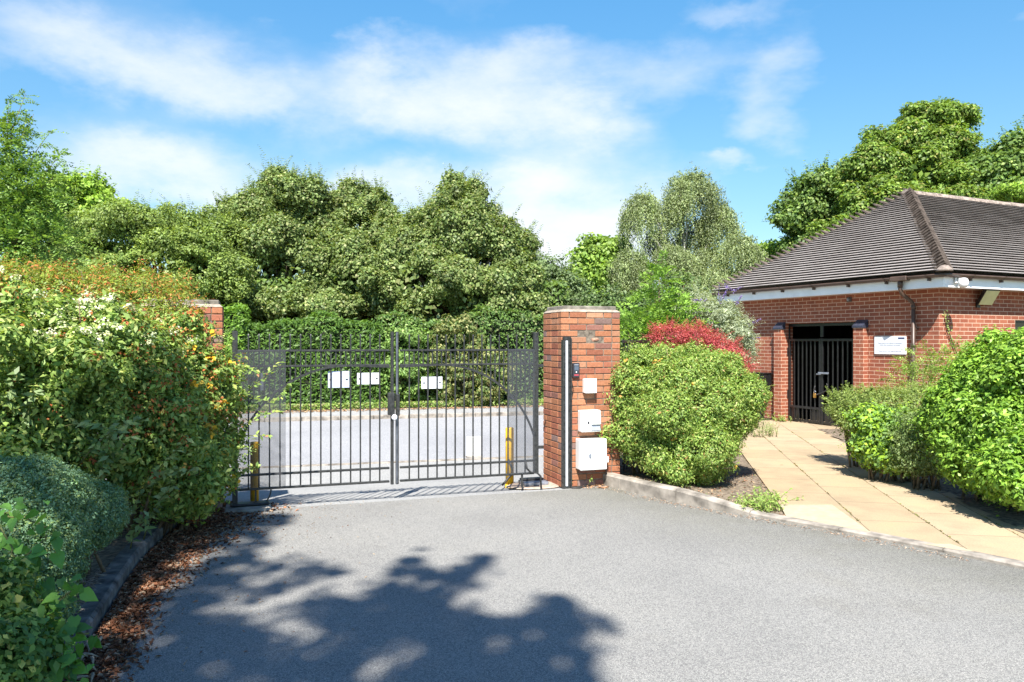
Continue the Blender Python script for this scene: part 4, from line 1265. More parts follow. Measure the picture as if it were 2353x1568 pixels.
Zc = 27
tree('acacia_tree', 'yellow-green domed tree peeping out beside the feathery tree on the left', [E(195, 450, 75, 45, 30), E(150, 500, 110, 70, 30), E(240, 500, 80, 50, 30)], 170, 30, 320, 70, .42, .16, .09, YEL, flat=.55, seed=21, r0=.16, sprig=60)
tree('spreading_tree', 'broad low-domed green tree behind the berry shrub on the left', [E(290, 545, 125, 75, 25), E(380, 600, 130, 80, 25), E(230, 620, 150, 90, 25), E(420, 540, 100, 60, 26), E(470, 640, 100, 80, 25), E(330, 690, 180, 80, 24.5), E(500, 560, 70, 70, 27)], 330, 25.5, 1400, 90, .32, .09, .05, [((0.135, 0.185, 0.043), 5), ((0.175, 0.225, 0.058), 4), ((0.09, 0.135, 0.034), 4)], voids=[E(330, 625, 70, 26, 23.4, 1.5), E(440, 610, 40, 30, 23.6, 1.4), E(250, 560, 60, 20, 23.6, 1.3)], flat=.65, seed=22, r0=.25, sprig=160, ncore=3500)
tree('maple_tree', 'tall ragged green tree left of centre, highest of the maples beyond the gate', [E(680, 450, 75, 58, 28), E(610, 500, 75, 65, 28), E(560, 560, 75, 60, 28), E(650, 560, 110, 85, 28), E(590, 640, 110, 80, 27.5), E(690, 650, 100, 80, 27.5), E(520, 660, 80, 80, 27.5), E(560, 500, 50, 50, 28.5), E(720, 530, 60, 60, 28), E(640, 690, 120, 50, 26.8), E(450, 690, 70, 50, 26.8)], 640, 28, 2100, 95, .28, .098, .068, SYC, voids=[E(655, 628, 75, 48, 26.4, 1.9), E(560, 600, 40, 30, 26.6, 1.5), E(700, 505, 40, 22, 27, 1.2), E(480, 640, 40, 30, 26.4, 1.4)], flat=.8, seed=23, r0=.25, sprig=420, ncore=3500)
tree('maple_tree', 'ragged green tree between the two taller maples beyond the gate', [E(835, 475, 62, 50, 29), E(780, 510, 60, 60, 28.5), E(870, 540, 75, 60, 28.5), E(800, 590, 90, 70, 28), E(880, 620, 80, 70, 28), E(790, 680, 100, 60, 27.5), E(890, 700, 90, 50, 27.3), E(920, 560, 60, 60, 28.2), E(760, 570, 60, 60, 28.5), E(830, 640, 110, 60, 27.3), E(760, 720, 90, 40, 26.6)], 840, 28.5, 2000, 95, .28, .098, .068, SYC, voids=[E(800, 655, 50, 30, 26.6, 1.6), E(880, 570, 36, 22, 27, 1.3), E(830, 520, 40, 20, 27.6, 1.2)], flat=.8, seed=24, r0=.24, sprig=400, ncore=3500)
tree('maple_tree', 'green tree with a narrow pointed top right of the gate centre', [E(1055, 455, 55, 48, 27), E(1060, 510, 80, 55, 27), E(1000, 560, 75, 60, 27), E(1110, 560, 85, 55, 27), E(1040, 620, 95, 65, 26.7), E(1150, 620, 60, 60, 27), E(960, 650, 75, 70, 26.5), E(1110, 690, 95, 60, 26.3), E(1010, 710, 90, 50, 26.3), E(1190, 560, 30, 36, 27.3), E(975, 520, 40, 45, 27.5), E(1180, 660, 70, 60, 26.6), E(930, 600, 60, 60, 27.2), E(1080, 660, 130, 60, 26.2), E(1180, 710, 80, 40, 26)], 1070, 27, 2400, 95, .28, .098, .068, SYC, voids=[E(945, 640, 60, 42, 25.4, 1.9), E(1000, 715, 60, 34, 25.2, 1.6), E(1120, 600, 36, 24, 25.8, 1.4), E(1090, 690, 50, 28, 25, 1.4)], flat=.8, seed=25, r0=.26, sprig=480, ncore=4000)
tree('ash_tree', 'lower dull green tree just left of the white-boxed pillar top', [E(1240, 650, 60, 58, 31), E(1290, 690, 55, 55, 31), E(1215, 700, 60, 55, 30.5), E(1330, 715, 50, 40, 31)], 1260, 31, 330, 75, .42, .12, .07, [((0.095, 0.135, 0.055), 5), ((0.12, 0.165, 0.07), 4), ((0.07, 0.105, 0.045), 3)], flat=.65, seed=26, r0=.18, sprig=60)
tree('lime_tree', 'bright round light-green tree left of the weeping birch', [E(1385, 600, 55, 60, 34), E(1355, 660, 48, 60, 34), E(1410, 660, 60, 70, 33.5), E(1380, 720, 70, 50, 33)], 1385, 34, 380, 75, .46, .17, .13, [((0.14, 0.215, 0.035), 5), ((0.18, 0.26, 0.05), 3), ((0.10, 0.165, 0.03), 3)], flat=.65, seed=27, r0=.2)
# weeping birch
def birch(name, label, cents, Z, seed, lmin, lmax, npl, tops):
    b = P(cents[0][0], 787, Z); root = empty(name, (b.x, b.y, GZ), 0, label, 'tree', 'trees beyond the road'); off = Vector((b.x, b.y, GZ))
    lm = LM(seed); rng = lm.rng
    ells = [E(*c, Z + dz) for *c, dz in cents]
    cp, cn = clumps(rng, ells, npl*3, (.72, 1.0), lump=.05, back=-.6)
    up = cn[:, 2] > -.15; cp = cp[up][:npl]; cn = cn[up][:npl]
    n = len(cp); per = 26
    R = rng.uniform(.2, .36, (n, 1)); LN = rng.uniform(lmin, lmax, n); cv = np.clip(1+rng.normal(0, .22, (n, 1)), .5, 1.6)
    c = np.repeat(cp, per, axis=0); Rr = np.repeat(R, per, axis=0); m = len(c)
    q = rng.normal(size=(m, 3))*.5; q[:, 2] = -np.abs(q[:, 2])*.6
    c = c + q*Rr + np.repeat(cn, per, axis=0)*.12
    ln = np.repeat(LN, per)*rng.uniform(.45, 1.1, m); dr = np.repeat(cn*np.array((.16, .16, 0)), per, axis=0) + rng.normal(size=(m, 3))*np.array((.06, .06, 0))
    cvr = np.repeat(cv, per, axis=0); step = .062
    for s_i in range(int(lmax*1.1/step)):
        s_ = (s_i + rng.uniform(0, 1, m))*step; ok = (s_ < ln) & (rng.uniform(size=m) < .92)
        k_ = int(ok.sum())
        if not k_: break
        p = c[ok] + dr[ok]*np.sqrt(s_[ok, None]) + np.array((0, 0, -1))*s_[ok, None] + rng.normal(size=(k_, 3))*.03
        nn = nrmz(rng.normal(size=(k_, 3))*.8 + np.array((0, -.7, .5))); tan = rng.normal(size=(k_, 3))*.5 + np.array((0, 0, -1.))
        lm.leaves(p, nn, tan, .085*rng.uniform(.7, 1.2, k_), .04, np.clip(lm.colors(k_, BIR, .15)*cvr[ok], 0, 1))
    leafball(lm, cp, cn, 30, .3, .6, .085, .045, BIR, up=.9)
    for (tx, ty) in tops:
        p = np.array(P(tx, ty, Z)) + rng.normal(size=(40, 3))*np.array((.22, .2, .16)); leafball(lm, p, np.tile((0, -.3, 1.), (40, 1)), 10, .12, .9, .08, .042, BIR)
    lm.build('crown', M['leaf'], root).location = -off
    pre = set(root.children)
    trunk(root, (b.x, b.y, GZ-.2), ells, .17, M['birchbark'], fork=.5, seed=seed)
    for c in root.children:
        if c not in pre: c.location = -off
birch('weeping_birch', 'tall weeping birch with drooping grey-green curtains and pale limbs', [(1592, 450, 46, 48, 0), (1476, 490, 34, 42, 0), (1650, 510, 32, 46, -.2), (1545, 600, 40, 40, -.8), (1452, 610, 28, 40, -.3), (1630, 610, 34, 38, -.6), (1600, 540, 30, 34, .6), (1505, 560, 24, 30, .8), (1560, 430, 22, 24, 0)], 32, 31, .9, 2.1, 190, ((1560, 412), (1596, 402), (1614, 406), (1480, 448), (1462, 462)))
birch('weeping_birch', 'small weeping birch low down between the tall birch and the roof', [(1702, 575, 34, 34, 0), (1655, 650, 40, 34, 0), (1590, 690, 50, 34, -.4), (1728, 625, 30, 34, 0), (1500, 700, 40, 34, -.4)], 30, 32, .6, 1.4, 120, ((1702, 545),))
tree('hawthorn_tree', 'low bright bushy tree behind the left end of the tiled roof', [E(1765, 590, 50, 42, 35), E(1800, 620, 70, 45, 35), E(1850, 600, 70, 50, 35)], 1790, 35, 230, 70, .42, .13, .08, YEL, flat=.6, seed=28, r0=.15)
tree('chestnut_tree', 'huge layered tree with dense bright clumps towering behind the house roof', [E(2125, 285, 80, 42, 32), E(2180, 275, 55, 36, 32), E(2060, 340, 85, 55, 31.5), E(2150, 345, 95, 55, 31.5), E(2010, 400, 75, 60, 31), E(2100, 410, 110, 60, 31), E(2195, 385, 65, 65, 32), E(2030, 470, 100, 55, 30.5), E(2140, 480, 120, 50, 30.5), E(1970, 470, 50, 50, 31), E(1960, 540, 90, 45, 30)], 2090, 32, 1500, 150, .44, .135, .08, CHE, bflat=.8, flat=.65, nb=20, bsc=(.15, .34), sprig=200, spl=.6, seed=29, r0=.4, ncore=5000, up=.8)
tree('sycamore_tree', 'darker loose-leaved tree left of the huge layered tree behind the roof', [E(1875, 440, 60, 45, 33), E(1840, 500, 50, 60, 33), E(1900, 510, 70, 60, 33), E(1850, 570, 60, 50, 33), E(1920, 440, 40, 50, 33.5)], 1880, 33, 480, 70, .46, .15, .10, SYC2, flat=.65, seed=30, r0=.22, sprig=160)
tree('sycamore_tree', 'dark leafy tree at the right edge behind the roof ridge', [E(2310, 390, 70, 45, 30), E(2350, 380, 60, 55, 30), E(2270, 440, 50, 45, 30), E(2330, 455, 90, 45, 29.5), E(2420, 400, 80, 70, 30)], 2330, 30, 520, 80, .46, .16, .11, SYC2, flat=.6, seed=31, r0=.25, sprig=100)
tree('rowan_tree', 'small bright tree just above the roof ridge at the right edge', [E(2330, 448, 45, 16, 26), E(2390, 450, 50, 25, 26)], 2350, 26, 100, 80, .4, .13, .06, YEL, flat=.5, seed=33, r0=.12, ncore=400)
tree('holly_tree', 'dark evergreen filling the gap under the birch behind the pillar', [E(1400, 720, 70, 50, 27), E(1340, 740, 60, 40, 27), E(1470, 730, 60, 55, 26)], 1400, 27, 260, 75, .4, .11, .065, DRK, flat=.7, seed=34, r0=.15)

# ------------------------------------------------------------------ hedges beyond the road
def hedge(name, label, t0, t1, n0, n1, z0, z1, dens, L, W, pal, seed, mat='leaf', spray=False, cat='hedge', group=None, lean=.15):
    c = rd((t0+t1)/2, (n0+n1)/2, z0)
    root = empty(name, (c.x, c.y, z0), RANG, label, cat, group)
    lm = LM(seed); rng = lm.rng
    w = t1-t0; d = n1-n0; h = z1-z0
    nf = int(dens*w*h); nt = int(dens*w*d*.8); ns = int(dens*d*h*.6)
    def lumps(p): return .10*np.sin(p[:, 0]*2.3+seed)*np.sin(p[:, 2]*3.1) + .08*np.sin(p[:, 0]*5.1)
    pf = np.stack([rng.uniform(-w/2, w/2, nf), np.full(nf, -d/2), rng.uniform(.03, h, nf)], 1); nfv = np.tile((0, -1.0, .1), (nf, 1))
    pt = np.stack([rng.uniform(-w/2, w/2, nt), rng.uniform(-d/2, d/2, nt), np.full(nt, h)], 1); ntv = np.tile((0, -.2, 1.0), (nt, 1))
    ps = np.stack([np.where(rng.uniform(size=ns) < .5, -w/2, w/2), rng.uniform(-d/2, d/2, ns), rng.uniform(0, h, ns)], 1); nsv = np.stack([np.sign(ps[:, 0]), np.full(ns, -.2), np.full(ns, .1)], 1)
    p = np.concatenate([pf, pt, ps]); nv = nrmz(np.concatenate([nfv, ntv, nsv]))
    lp = lumps(p)[:, None]; p = p + nv*lp + rng.normal(size=p.shape)*.045
    p[:, 2] += np.sin(p[:, 0]*1.7+seed)*.06
    cc = np.clip(lm.colors(len(p), pal, .15), 0, 1)
    if spray:
        tan = nv*.6 + np.array((.45, 0, .5)) + rng.normal(size=p.shape)*.45
        nn = nrmz(nv*.6 + np.array((0, 0, .4)) + rng.normal(size=p.shape)*.4)
    else:
        tan = rng.normal(size=p.shape) + np.array((0, 0, -.4)); nn = nrmz(nv + np.array((0, 0, .5)) + rng.normal(size=p.shape)*.55)
    lm.leaves(p, nn, tan, L*rng.uniform(.6, 1.3, len(p)), W*rng.uniform(.6, 1.3, len(p)), cc)
    lm.build('foliage', M[mat], root)
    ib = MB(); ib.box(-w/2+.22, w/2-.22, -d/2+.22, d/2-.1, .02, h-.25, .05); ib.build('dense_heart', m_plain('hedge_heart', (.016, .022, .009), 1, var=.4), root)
    return root
hedge('evergreen_screen', 'tall dark evergreen screen under the maples behind the clipped hedge', -16, 9.5, 27.6, 29.0, ROADZ+.13, 3.9, 130, .18, .11, SYC2, 44)
hedge('conifer_hedge', 'clipped bright feathery conifer hedge left beyond the road', -9.6, -1.6, 23.2, 24.6, ROADZ+.13, 2.74, 460, .17, .05, HED, 41, spray=True)
hedge('conifer_hedge', 'lower darker stretch of conifer hedge behind the left gate leaf', -1.7, 2.3, 23.3, 24.6, ROADZ+.13, 2.38, 440, .15, .05, HED2, 45, spray=True)
IVY = [((0.065, 0.12, 0.028), 5), ((0.095, 0.155, 0.035), 4), ((0.05, 0.09, 0.025), 3), ((0.17, 0.19, 0.075), 1)]
hedge('mixed_hedge', 'dark loose mixed hedge to the right of the clipped conifer hedge', 2.2, 5.4, 23.5, 24.8, ROADZ+.13, 2.45, 380, .105, .065, IVY, 42)
hedge('mixed_hedge', 'dark hedge half hidden behind the pillar and the pointed tree', 5.3, 9.8, 23.6, 24.8, ROADZ+.13, 2.7, 330, .105, .065, IVY, 43)

def shrub(name, label, ells, nclump, per, cr, flat, L, W, pal, seed, cat='shrub', group=None, mat='leaf', ncore=1500, base=None, sprig=0, splen=None, up=.5, lump=.1, shell=(.75, 1.04), stems=6, back=-.5, extra=None, zmin=.02, bgh=0, **kw):
    c = sum((Vector(e[0]) for e in ells), Vector())/len(ells)
    bz = hgt(c.x, c.y)
    root = empty(name, (c.x, c.y, bz), 0, label, cat, group); off = Vector((c.x, c.y, bz))
    lm = LM(seed)
    src = boughs(lm.rng, ells, bgh, (.17, .32), .90, .95, ck=.86) if bgh else ells
    cp, cn = clumps(lm.rng, src, nclump, shell, back=back, lump=lump, zmin=zmin)
    leafball(lm, cp, cn, per, cr, flat, L, W, pal, up=up, **kw)
    if ncore: core(lm, ells, ncore, L*1.8, W*1.8, pal)
    if sprig: sprigs(lm, cp, cn, sprig, splen or cr*2.2, L*.9, W*.9, pal)
    lm.build('foliage', M[mat], root).location = -off
    sb = MB(); rg = random.Random(seed)
    for e in ells:
        for k in range(stems):
            t = Vector(e[0]) + Vector((rg.uniform(-.8, .8)*e[1][0], rg.uniform(-.8, .8)*e[1][1], rg.uniform(-.3, .85)*e[1][2]))
            b = Vector((c.x*.5+e[0][0]*.5 + rg.uniform(-.2, .2), c.y*.5+e[0][1]*.5 + rg.uniform(-.15, .15), bz-.03))
            m = b.lerp(t, .5) + Vector((rg.uniform(-.1, .1), rg.uniform(-.1, .1), .08))
            sb.tube([b, m, t], [.016, .011, .004], 5); sb.tube([(c.x, c.y, bz-.035), b], [.018, .016], 5)
    sb.build('stems', M['twig'], root).location = -off
    return root, off, cp, cn, lm

def petals(root, off, pts, nrm, per, cr, L, W, pal, name, seed, flat=.6):
    lm = LM(seed)
    leafball(lm, pts, nrm, per, cr, flat, L, W, pal, up=.5, droop=0, rnd=.5)
    lm.build(name, M['petal'], root).location = -off

def pick(rng, cp, cn, n, fn):
    ok = np.where(fn(cp, cn))[0]
    if len(ok) == 0: return cp[:0], cn[:0]
    k = rng.choice(ok, size=min(n, len(ok)), replace=False)
    return cp[k] + cn[k]*.06, cn[k]

def pxy(cp):
    return CX + cp[:, 0]/cp[:, 1]*F, CY + (EYE-cp[:, 2])/cp[:, 1]*F

# variegated shrub and low plants at the far hedge foot
shrub('variegated_shrub', 'yellowish speckled shrub in front of the dark mixed hedge', [E(1050, 800, 60, 75, 23.6, .6), E(1070, 880, 70, 60, 23.4, .6), E(1130, 860, 50, 60, 23.5, .5)], 120, 60, .22, .7, .085, .05, [((0.15, 0.16, 0.055), 4), ((0.085, 0.125, 0.038), 5), ((0.20, 0.195, 0.08), 2)], 51, ncore=500)
shrub('laurel_shrub', 'fresh green laurel shrub in front of the dark mixed hedge near the gate centre', [E(935, 800, 50, 70, 23.5, .6), E(925, 860, 60, 65, 23.4, .6)], 90, 60, .25, .7, .10, .05, [((0.12, 0.20, 0.05), 5), ((0.17, 0.24, 0.07), 3), ((0.08, 0.13, 0.03), 3)], 52, ncore=400)
lm = LM(53); n = 5200
tt = lm.rng.uniform(-3.6, 8.4, n); nn_ = 22.6 + np.abs(lm.rng.normal(0, .3, n)); zz = ROADZ+.14+lm.rng.uniform(0, .16, n)
pp_ = np.stack([RT.x*tt+RN.x*nn_, RT.y*tt+RN.y*nn_, zz], 1)
lm.leaves(pp_, nrmz(np.array((0, -.4, 1.0))+lm.rng.normal(size=(n, 3))*.5), lm.rng.normal(size=(n, 3)), .08, .055, lm.colors(n, [((0.15, 0.21, 0.05), 5), ((0.10, 0.15, 0.04), 4), ((0.22, 0.20, 0.10), 2)]))
tag(lm.build('ground_cover', M['leaf']), 'low green ivy strip along the foot of the far hedge', 'ground cover', kind='stuff')
lm = LM(54); n = 2600
tt = lm.rng.uniform(-10, 8.4, n); nn_ = 22.35 + lm.rng.normal(0, .16, n)
pp_ = np.stack([RT.x*tt+RN.x*nn_, RT.y*tt+RN.y*nn_, np.full(n, ROADZ+.135)], 1)
lm.leaves(pp_, nrmz(np.array((0, 0, 1.0))+lm.rng.normal(size=(n, 3))*.25), lm.rng.normal(size=(n, 3)), .08, .045, lm.colors(n, [((0.223, 0.136, 0.074), 5), ((0.260, 0.186, 0.112), 4), ((0.136, 0.074, 0.043), 2)]))
tag(lm.build('dry_leaves', M['deadleaf']), 'dry tan leaves lying along the far pavement edge', 'dead leaves', kind='stuff')

# ------------------------------------------------------------------ left shrubs
HON = [((0.135, 0.200, 0.045), 5), ((0.195, 0.26, 0.066), 4), ((0.09, 0.145, 0.036), 4), ((0.28, 0.31, 0.09), 2)]
ells = [E(90, 850, 170, 190, 6.4, 1.0), E(260, 860, 170, 170, 6.9, .9), E(390, 900, 120, 150, 7.3, .7), E(468, 950, 88, 165, 7.65, .45), E(60, 1000, 150, 150, 6.1, .7), E(250, 1010, 170, 150, 6.6, .7), E(400, 1060, 130, 110, 7.1, .6), E(-60, 850, 150, 180, 6.2, .9), E(488, 1060, 58, 110, 7.65, .3), E(420, 1130, 90, 60, 7.2, .4)]
rt, off, cp, cn, lm = shrub('berry_shrub', 'large tangled shrub with white blossom and orange berries smothering the left pillar', ells, 2900, 30, .125, .8, .054, .025, HON, 61, ncore=6000, sprig=420, splen=.30, lump=.10, stems=8, shell=(.74, 1.05), bgh=12)
px_, py_ = pxy(cp)
q, qn = pick(lm.rng, cp, cn, 150, lambda c, n: (py_ < 790 + .1*px_) & (py_ > 640) & (px_ < 440) & (n[:, 1] < .4) & (np.sin(px_*.021+py_*.03) > -.5))
petals(rt, off, q + np.array((0, -.05, .03)), qn, 30, .06, .022, .015, [((.42, .42, .26), 5), ((.36, .39, .20), 4), ((.47, .46, .34), 2)], 'blossom', 62)
q, qn = pick(lm.rng, cp, cn, 480, lambda c, n: ((px_ > 280) & (py_ < 1000) | (py_ < 700) | (lm.rng.uniform(size=len(px_)) < .12)) & (n[:, 1] < .4))
petals(rt, off, q + np.array((0, -.04, .0)), qn, 14, .075, .024, .017, [((.27, .09, .03), 5), ((.22, .06, .02), 4), ((.31, .17, .04), 2)], 'berries', 63, .8)
q, qn = pick(lm.rng, cp, cn, 50, lambda c, n: (px_ > 430) & (n[:, 1] < .3))
petals(rt, off, q + np.array((.02, -.05, .0)), qn, 5, .045, .055, .04, [((.42, .24, .02), 5), ((.44, .30, .05), 3)], 'yellow_leaves', 64)
# straggling twigs across the gate
tw = MB(); lm = LM(65)
for pts in (((535, 930), (575, 895), (612, 862), (645, 838)), ((530, 905), (580, 915), (620, 925), (650, 905), (662, 880)), ((520, 985), (560, 975), (600, 955), (640, 945)), ((530, 1010), (575, 1000), (615, 1003)), ((545, 850), (570, 845), (592, 858)), ((540, 1095), (570, 1080), (590, 1072))):
    w_ = [P(x, y, 7.75) for x, y in pts]
    cr_ = catmull3 = []
    for i in range(len(w_)-1):
        for k in range(5):
            cr_.append(w_[i].lerp(w_[i+1], k/5) + Vector((0, random.uniform(-.01, .01), random.uniform(-.008, .008))))
    cr_.append(w_[-1])
    tw.tube(cr_, [.006*(1-.75*i/len(cr_)) for i in range(len(cr_))], 5)
    pp_ = np.array([tuple(c) for c in cr_ for _ in range(2)])
    n = len(pp_); tn = lm.rng.normal(size=(n, 3))*np.array((1, .6, .7)) + np.array((.5, -.2, .1))
    lm.leaves(pp_ + nrmz(tn)*.03, nrmz(np.array((0, -.6, .9))+lm.rng.normal(size=(n, 3))*.4), tn, .062*lm.rng.uniform(.6, 1.2, n), .028, lm.colors(n, HON+[((.26, .12, .07), .6)], .2))
tw.tube([P(x, y, 7.75) for x, y in ((540, 1095), (532, 1010), (522, 985), (533, 930), (530, 905), (546, 850))], .007, 5)
tw.build('straggling_twigs', M['greentwig'], rt).location = -off
lm.build('twig_leaves', M['leaf'], rt).location = -off
# long arching shoots with larger leaves on the shaded face
tw = MB(); lm = LM(66)
for (x0, y0, x1, y1, Zs) in ((270, 1230, 430, 1010, 6.4), (330, 1240, 395, 1120, 6.3), (180, 1070, 330, 960, 5.9), (60, 1050, 80, 900, 5.7), (320, 1130, 450, 1080, 6.5), (150, 980, 300, 1010, 5.8), (300, 1260, 340, 1190, 6.2), (10, 1000, 40, 860, 5.6), (230, 1120, 270, 980, 6.0), (340, 1080, 470, 960, 6.9)):
    a = P(x0, y0, Zs); c = P(x1, y1, Zs-.1); m = (a+c)*.5 + Vector((0, -.06, .12)); N = 14
    cr_ = [a*(1-t)**2 + m*2*t*(1-t) + c*t*t for t in [k/N for k in range(N+1)]]
    tw.tube(cr_, [.006*(1-.7*i/N) for i in range(N+1)], 5)
    pp_ = np.array([tuple(v) for v in cr_[2:] for _ in range(2)]); n = len(pp_)
    tn = lm.rng.normal(size=(n, 3))*np.array((1, .6, .5)) + np.array((.2, -.4, -.1))
    lm.leaves(pp_ + nrmz(tn)*.035, nrmz(np.array((0, -.7, .8))+lm.rng.normal(size=(n, 3))*.45), tn, .085*lm.rng.uniform(.6, 1.2, n), .036, lm.colors(n, [((.15, .20, .09), 4), ((.11, .16, .06), 3)], .2))
tw.build('arching_shoots', M['greentwig'], rt).location = -off
lm.build('shoot_leaves', M['leaf'], rt).location = -off

ORG = [((0.15, 0.19, 0.03), 5), ((0.19, 0.22, 0.04), 3), ((0.10, 0.14, 0.03), 4), ((0.33, 0.13, 0.04), 2)]
rt, off, cp, cn, lm = shrub('orange_tipped_shrub', 'fine-leaved shrub with orange shoot tips behind the blossom', [E(330, 690, 110, 65, 8.7, .7), E(200, 680, 130, 60, 8.8, .7), E(60, 670, 130, 62, 8.8, .7), E(410, 740, 60, 60, 8.5, .4), E(250, 800, 220, 90, 8.9, .6), E(395, 705, 45, 40, 8.0, .3), E(430, 760, 32, 50, 7.95, .25), E(380, 760, 60, 70, 7.9, .3)], 1400, 26, .11, .8, .038, .014, ORG, 67, ncore=2500, sprig=260, splen=.26, lump=.12, up=.7)
px_, py_ = pxy(cp)
q, qn = pick(lm.rng, cp, cn, 120, lambda c, n: (n[:, 2] > -.1))
petals(rt, off, q + np.array((0, 0, .06)), qn, 10, .06, .032, .013, [((.27, .09, .03), 5), ((.24, .13, .035), 3)], 'orange_tips', 68, 1.2)

HEB = [((0.110, 0.190, 0.105), 5), ((0.150, 0.240, 0.135), 4), ((0.080, 0.135, 0.070), 3), ((0.17, 0.22, 0.07), 2.5)]
shrub('clipped_shrub', 'big rounded blue-green clipped shrub at the left picture edge', [E(62, 1190, 105, 130, 4.75, .5), E(30, 1290, 128, 140, 4.5, .5), E(-60, 1200, 130, 140, 4.6, .6), E(10, 1420, 120, 110, 4.2, .4)], 2600, 42, .05, .9, .019, .009, HEB, 71, ncore=5000, group='clipped blue-green shrubs', lump=.05, shell=(.90, 1.02), up=.35, zmin=.1)
shrub('clipped_shrub', 'smaller blue-green clipped mound tucked behind the bigger one', [E(195, 1188, 66, 72, 5.5, .4), E(140, 1172, 75, 78, 5.55, .4)], 1100, 42, .05, .9, .020, .009, HEB, 72, ncore=2000, group='clipped blue-green shrubs', lump=.05, shell=(.90, 1.02), up=.35, zmin=.1)

# near climber with heart-shaped leaves
def climber():
    root = empty('climbing_plant', G(40, 1560, .1), 0, 'climber with large soft green leaves in the bottom left corner', 'plant'); off = Vector(root.location)
    tw = MB(); lm = LM(73); rng = lm.rng
    pal = [((.07, .165, .027), 5), ((.10, .21, .036), 3), ((.05, .12, .026), 3)]
    spots = []
    for pts, Z in ((((0, 1210), (40, 1290), (70, 1350), (130, 1440), (160, 1540)), 3.9), (((30, 1300), (90, 1250), (110, 1230)), 3.9), (((130, 1440), (170, 1450), (205, 1455)), 3.7), (((0, 1180), (60, 1190), (110, 1215)), 4.0), (((120, 1400), (150, 1370), (165, 1350)), 3.8), (((150, 1500), (165, 1520), (160, 1560)), 3.6), (((0, 1390), (50, 1420), (90, 1500)), 3.6), (((0, 1500), (40, 1520), (80, 1560)), 3.5)):
        w_ = [P(x, y, Z) for x, y in pts]; cr_ = []
        for i in range(len(w_)-1):
            for k in range(5): cr_.append(w_[i].lerp(w_[i+1], k/5) + Vector((random.uniform(-.008, .008), random.uniform(-.015, .015), random.uniform(-.008, .008))))
        cr_.append(w_[-1]); tw.tube(cr_, .0045, 5)
        spots += [tuple(c) for c in cr_[1::2]]
    pts = np.array(spots); n = len(pts)
    for rep in range(3):
        p = pts + rng.normal(size=(n, 3))*.045
        tn = rng.normal(size=(n, 3))*np.array((.8, .3, .3)) + np.array((.3, -.3, -.7))
        nn = nrmz(np.array((.1, -.7, .55)) + rng.normal(size=(n, 3))*.45)
        Ls = .074*rng.uniform(.5, 1.15, n)
        # heart-shaped leaf: two overlapping lobes and a point
        col = lm.colors(n, pal, .15)
        tn = nrmz(tn - nn*np.sum(tn*nn, axis=1, keepdims=True)); sd = np.cross(nn, tn); LL = Ls[:, None]
        c0 = p
        mid = [c0 + tn*LL*a - nn*LL*b for a, b in ((0, 0), (.35, -.02), (.75, .02), (1.05, .12))]
        for sgn in (-1, 1):
            ed = [c0 + sd*sgn*LL*w + tn*LL*a + nn*LL*h for w, a, h in ((.22, -.14, .03), (.44, .12, .06), (.33, .5, .04), (0.0, 1.05, -.12))]
            for i in range(3):
                lm.V.append(np.stack([mid[i], ed[i], ed[i+1], mid[i+1]], 1)); lm.C.append(col)
    tw.build('stem', M['greentwig'], root).location = -off
    lm.build('leaves', M['leafgloss'], root).location = -off
climber()
GS = [((0.10, 0.17, 0.04), 5), ((0.14, 0.21, 0.05), 3), ((0.06, 0.12, 0.03), 3), ((0.30, 0.30, 0.08), 1)]
shrub('variegated_ivy', 'small-leaved variegated ivy at the very bottom left corner', [E(20, 1540, 90, 130, 3.5, .3), E(-30, 1420, 70, 120, 3.6, .3)], 260, 26, .07, .8, .040, .026, GS, 74, ncore=600, stems=3, zmin=.05)

# leaf litter along the left kerb
lm = LM(75); rng = lm.rng; n = 15000
Y = rng.uniform(3.2, 8.5, n)
xk = np.array([lkx(y) for y in Y]); wd = .30 + .45*np.clip((Y-5.4)/2.2, 0, 1)
X = xk + .02 + np.abs(rng.normal(0, .5, n))*wd
sparse = rng.uniform(size=n) < np.exp(-((X-xk)/(wd*1.25))**2)
X = X[sparse]; Y = Y[sparse]; n = len(X)
p = np.stack([X, Y, .006 + rng.uniform(0, .025, n)*np.exp(-((X-np.array([lkx(y) for y in Y]))/.3)**2)], 1)
lm.leaves(p, nrmz(np.array((0, 0, 1.0))+rng.normal(size=(n, 3))*.4), rng.normal(size=(n, 3)), .042*rng.uniform(.4, 1.5, n), .022*rng.uniform(.5, 1.3, n), lm.colors(n, [((.125, .052, .026), 5), ((.17, .08, .042), 4), ((.085, .042, .024), 3), ((.21, .15, .10), 3)], .25), .35)
n = 2200; X = rng.uniform(-3.0, -.6, n); Y = 4 + rng.uniform(0, 4.6, n)
p = np.stack([X, Y, np.full(n, .006)], 1); ok = rng.uniform(size=n) < np.exp(-((X+3.0)/1.0)**2); p = p[ok]; n = len(p)
lm.leaves(p, nrmz(np.array((0, 0, 1.0))+rng.normal(size=(n, 3))*.3), rng.normal(size=(n, 3)), .022*rng.uniform(.4, 1.5, n), .010, lm.colors(n, [((0.198, 0.149, 0.093), 5), ((0.155, 0.068, 0.031), 3)], .25), .3)
tag(lm.build('leaf_litter', M['deadleaf']), 'brown fallen leaves drifted along the left kerb', 'dead leaves', kind='stuff')
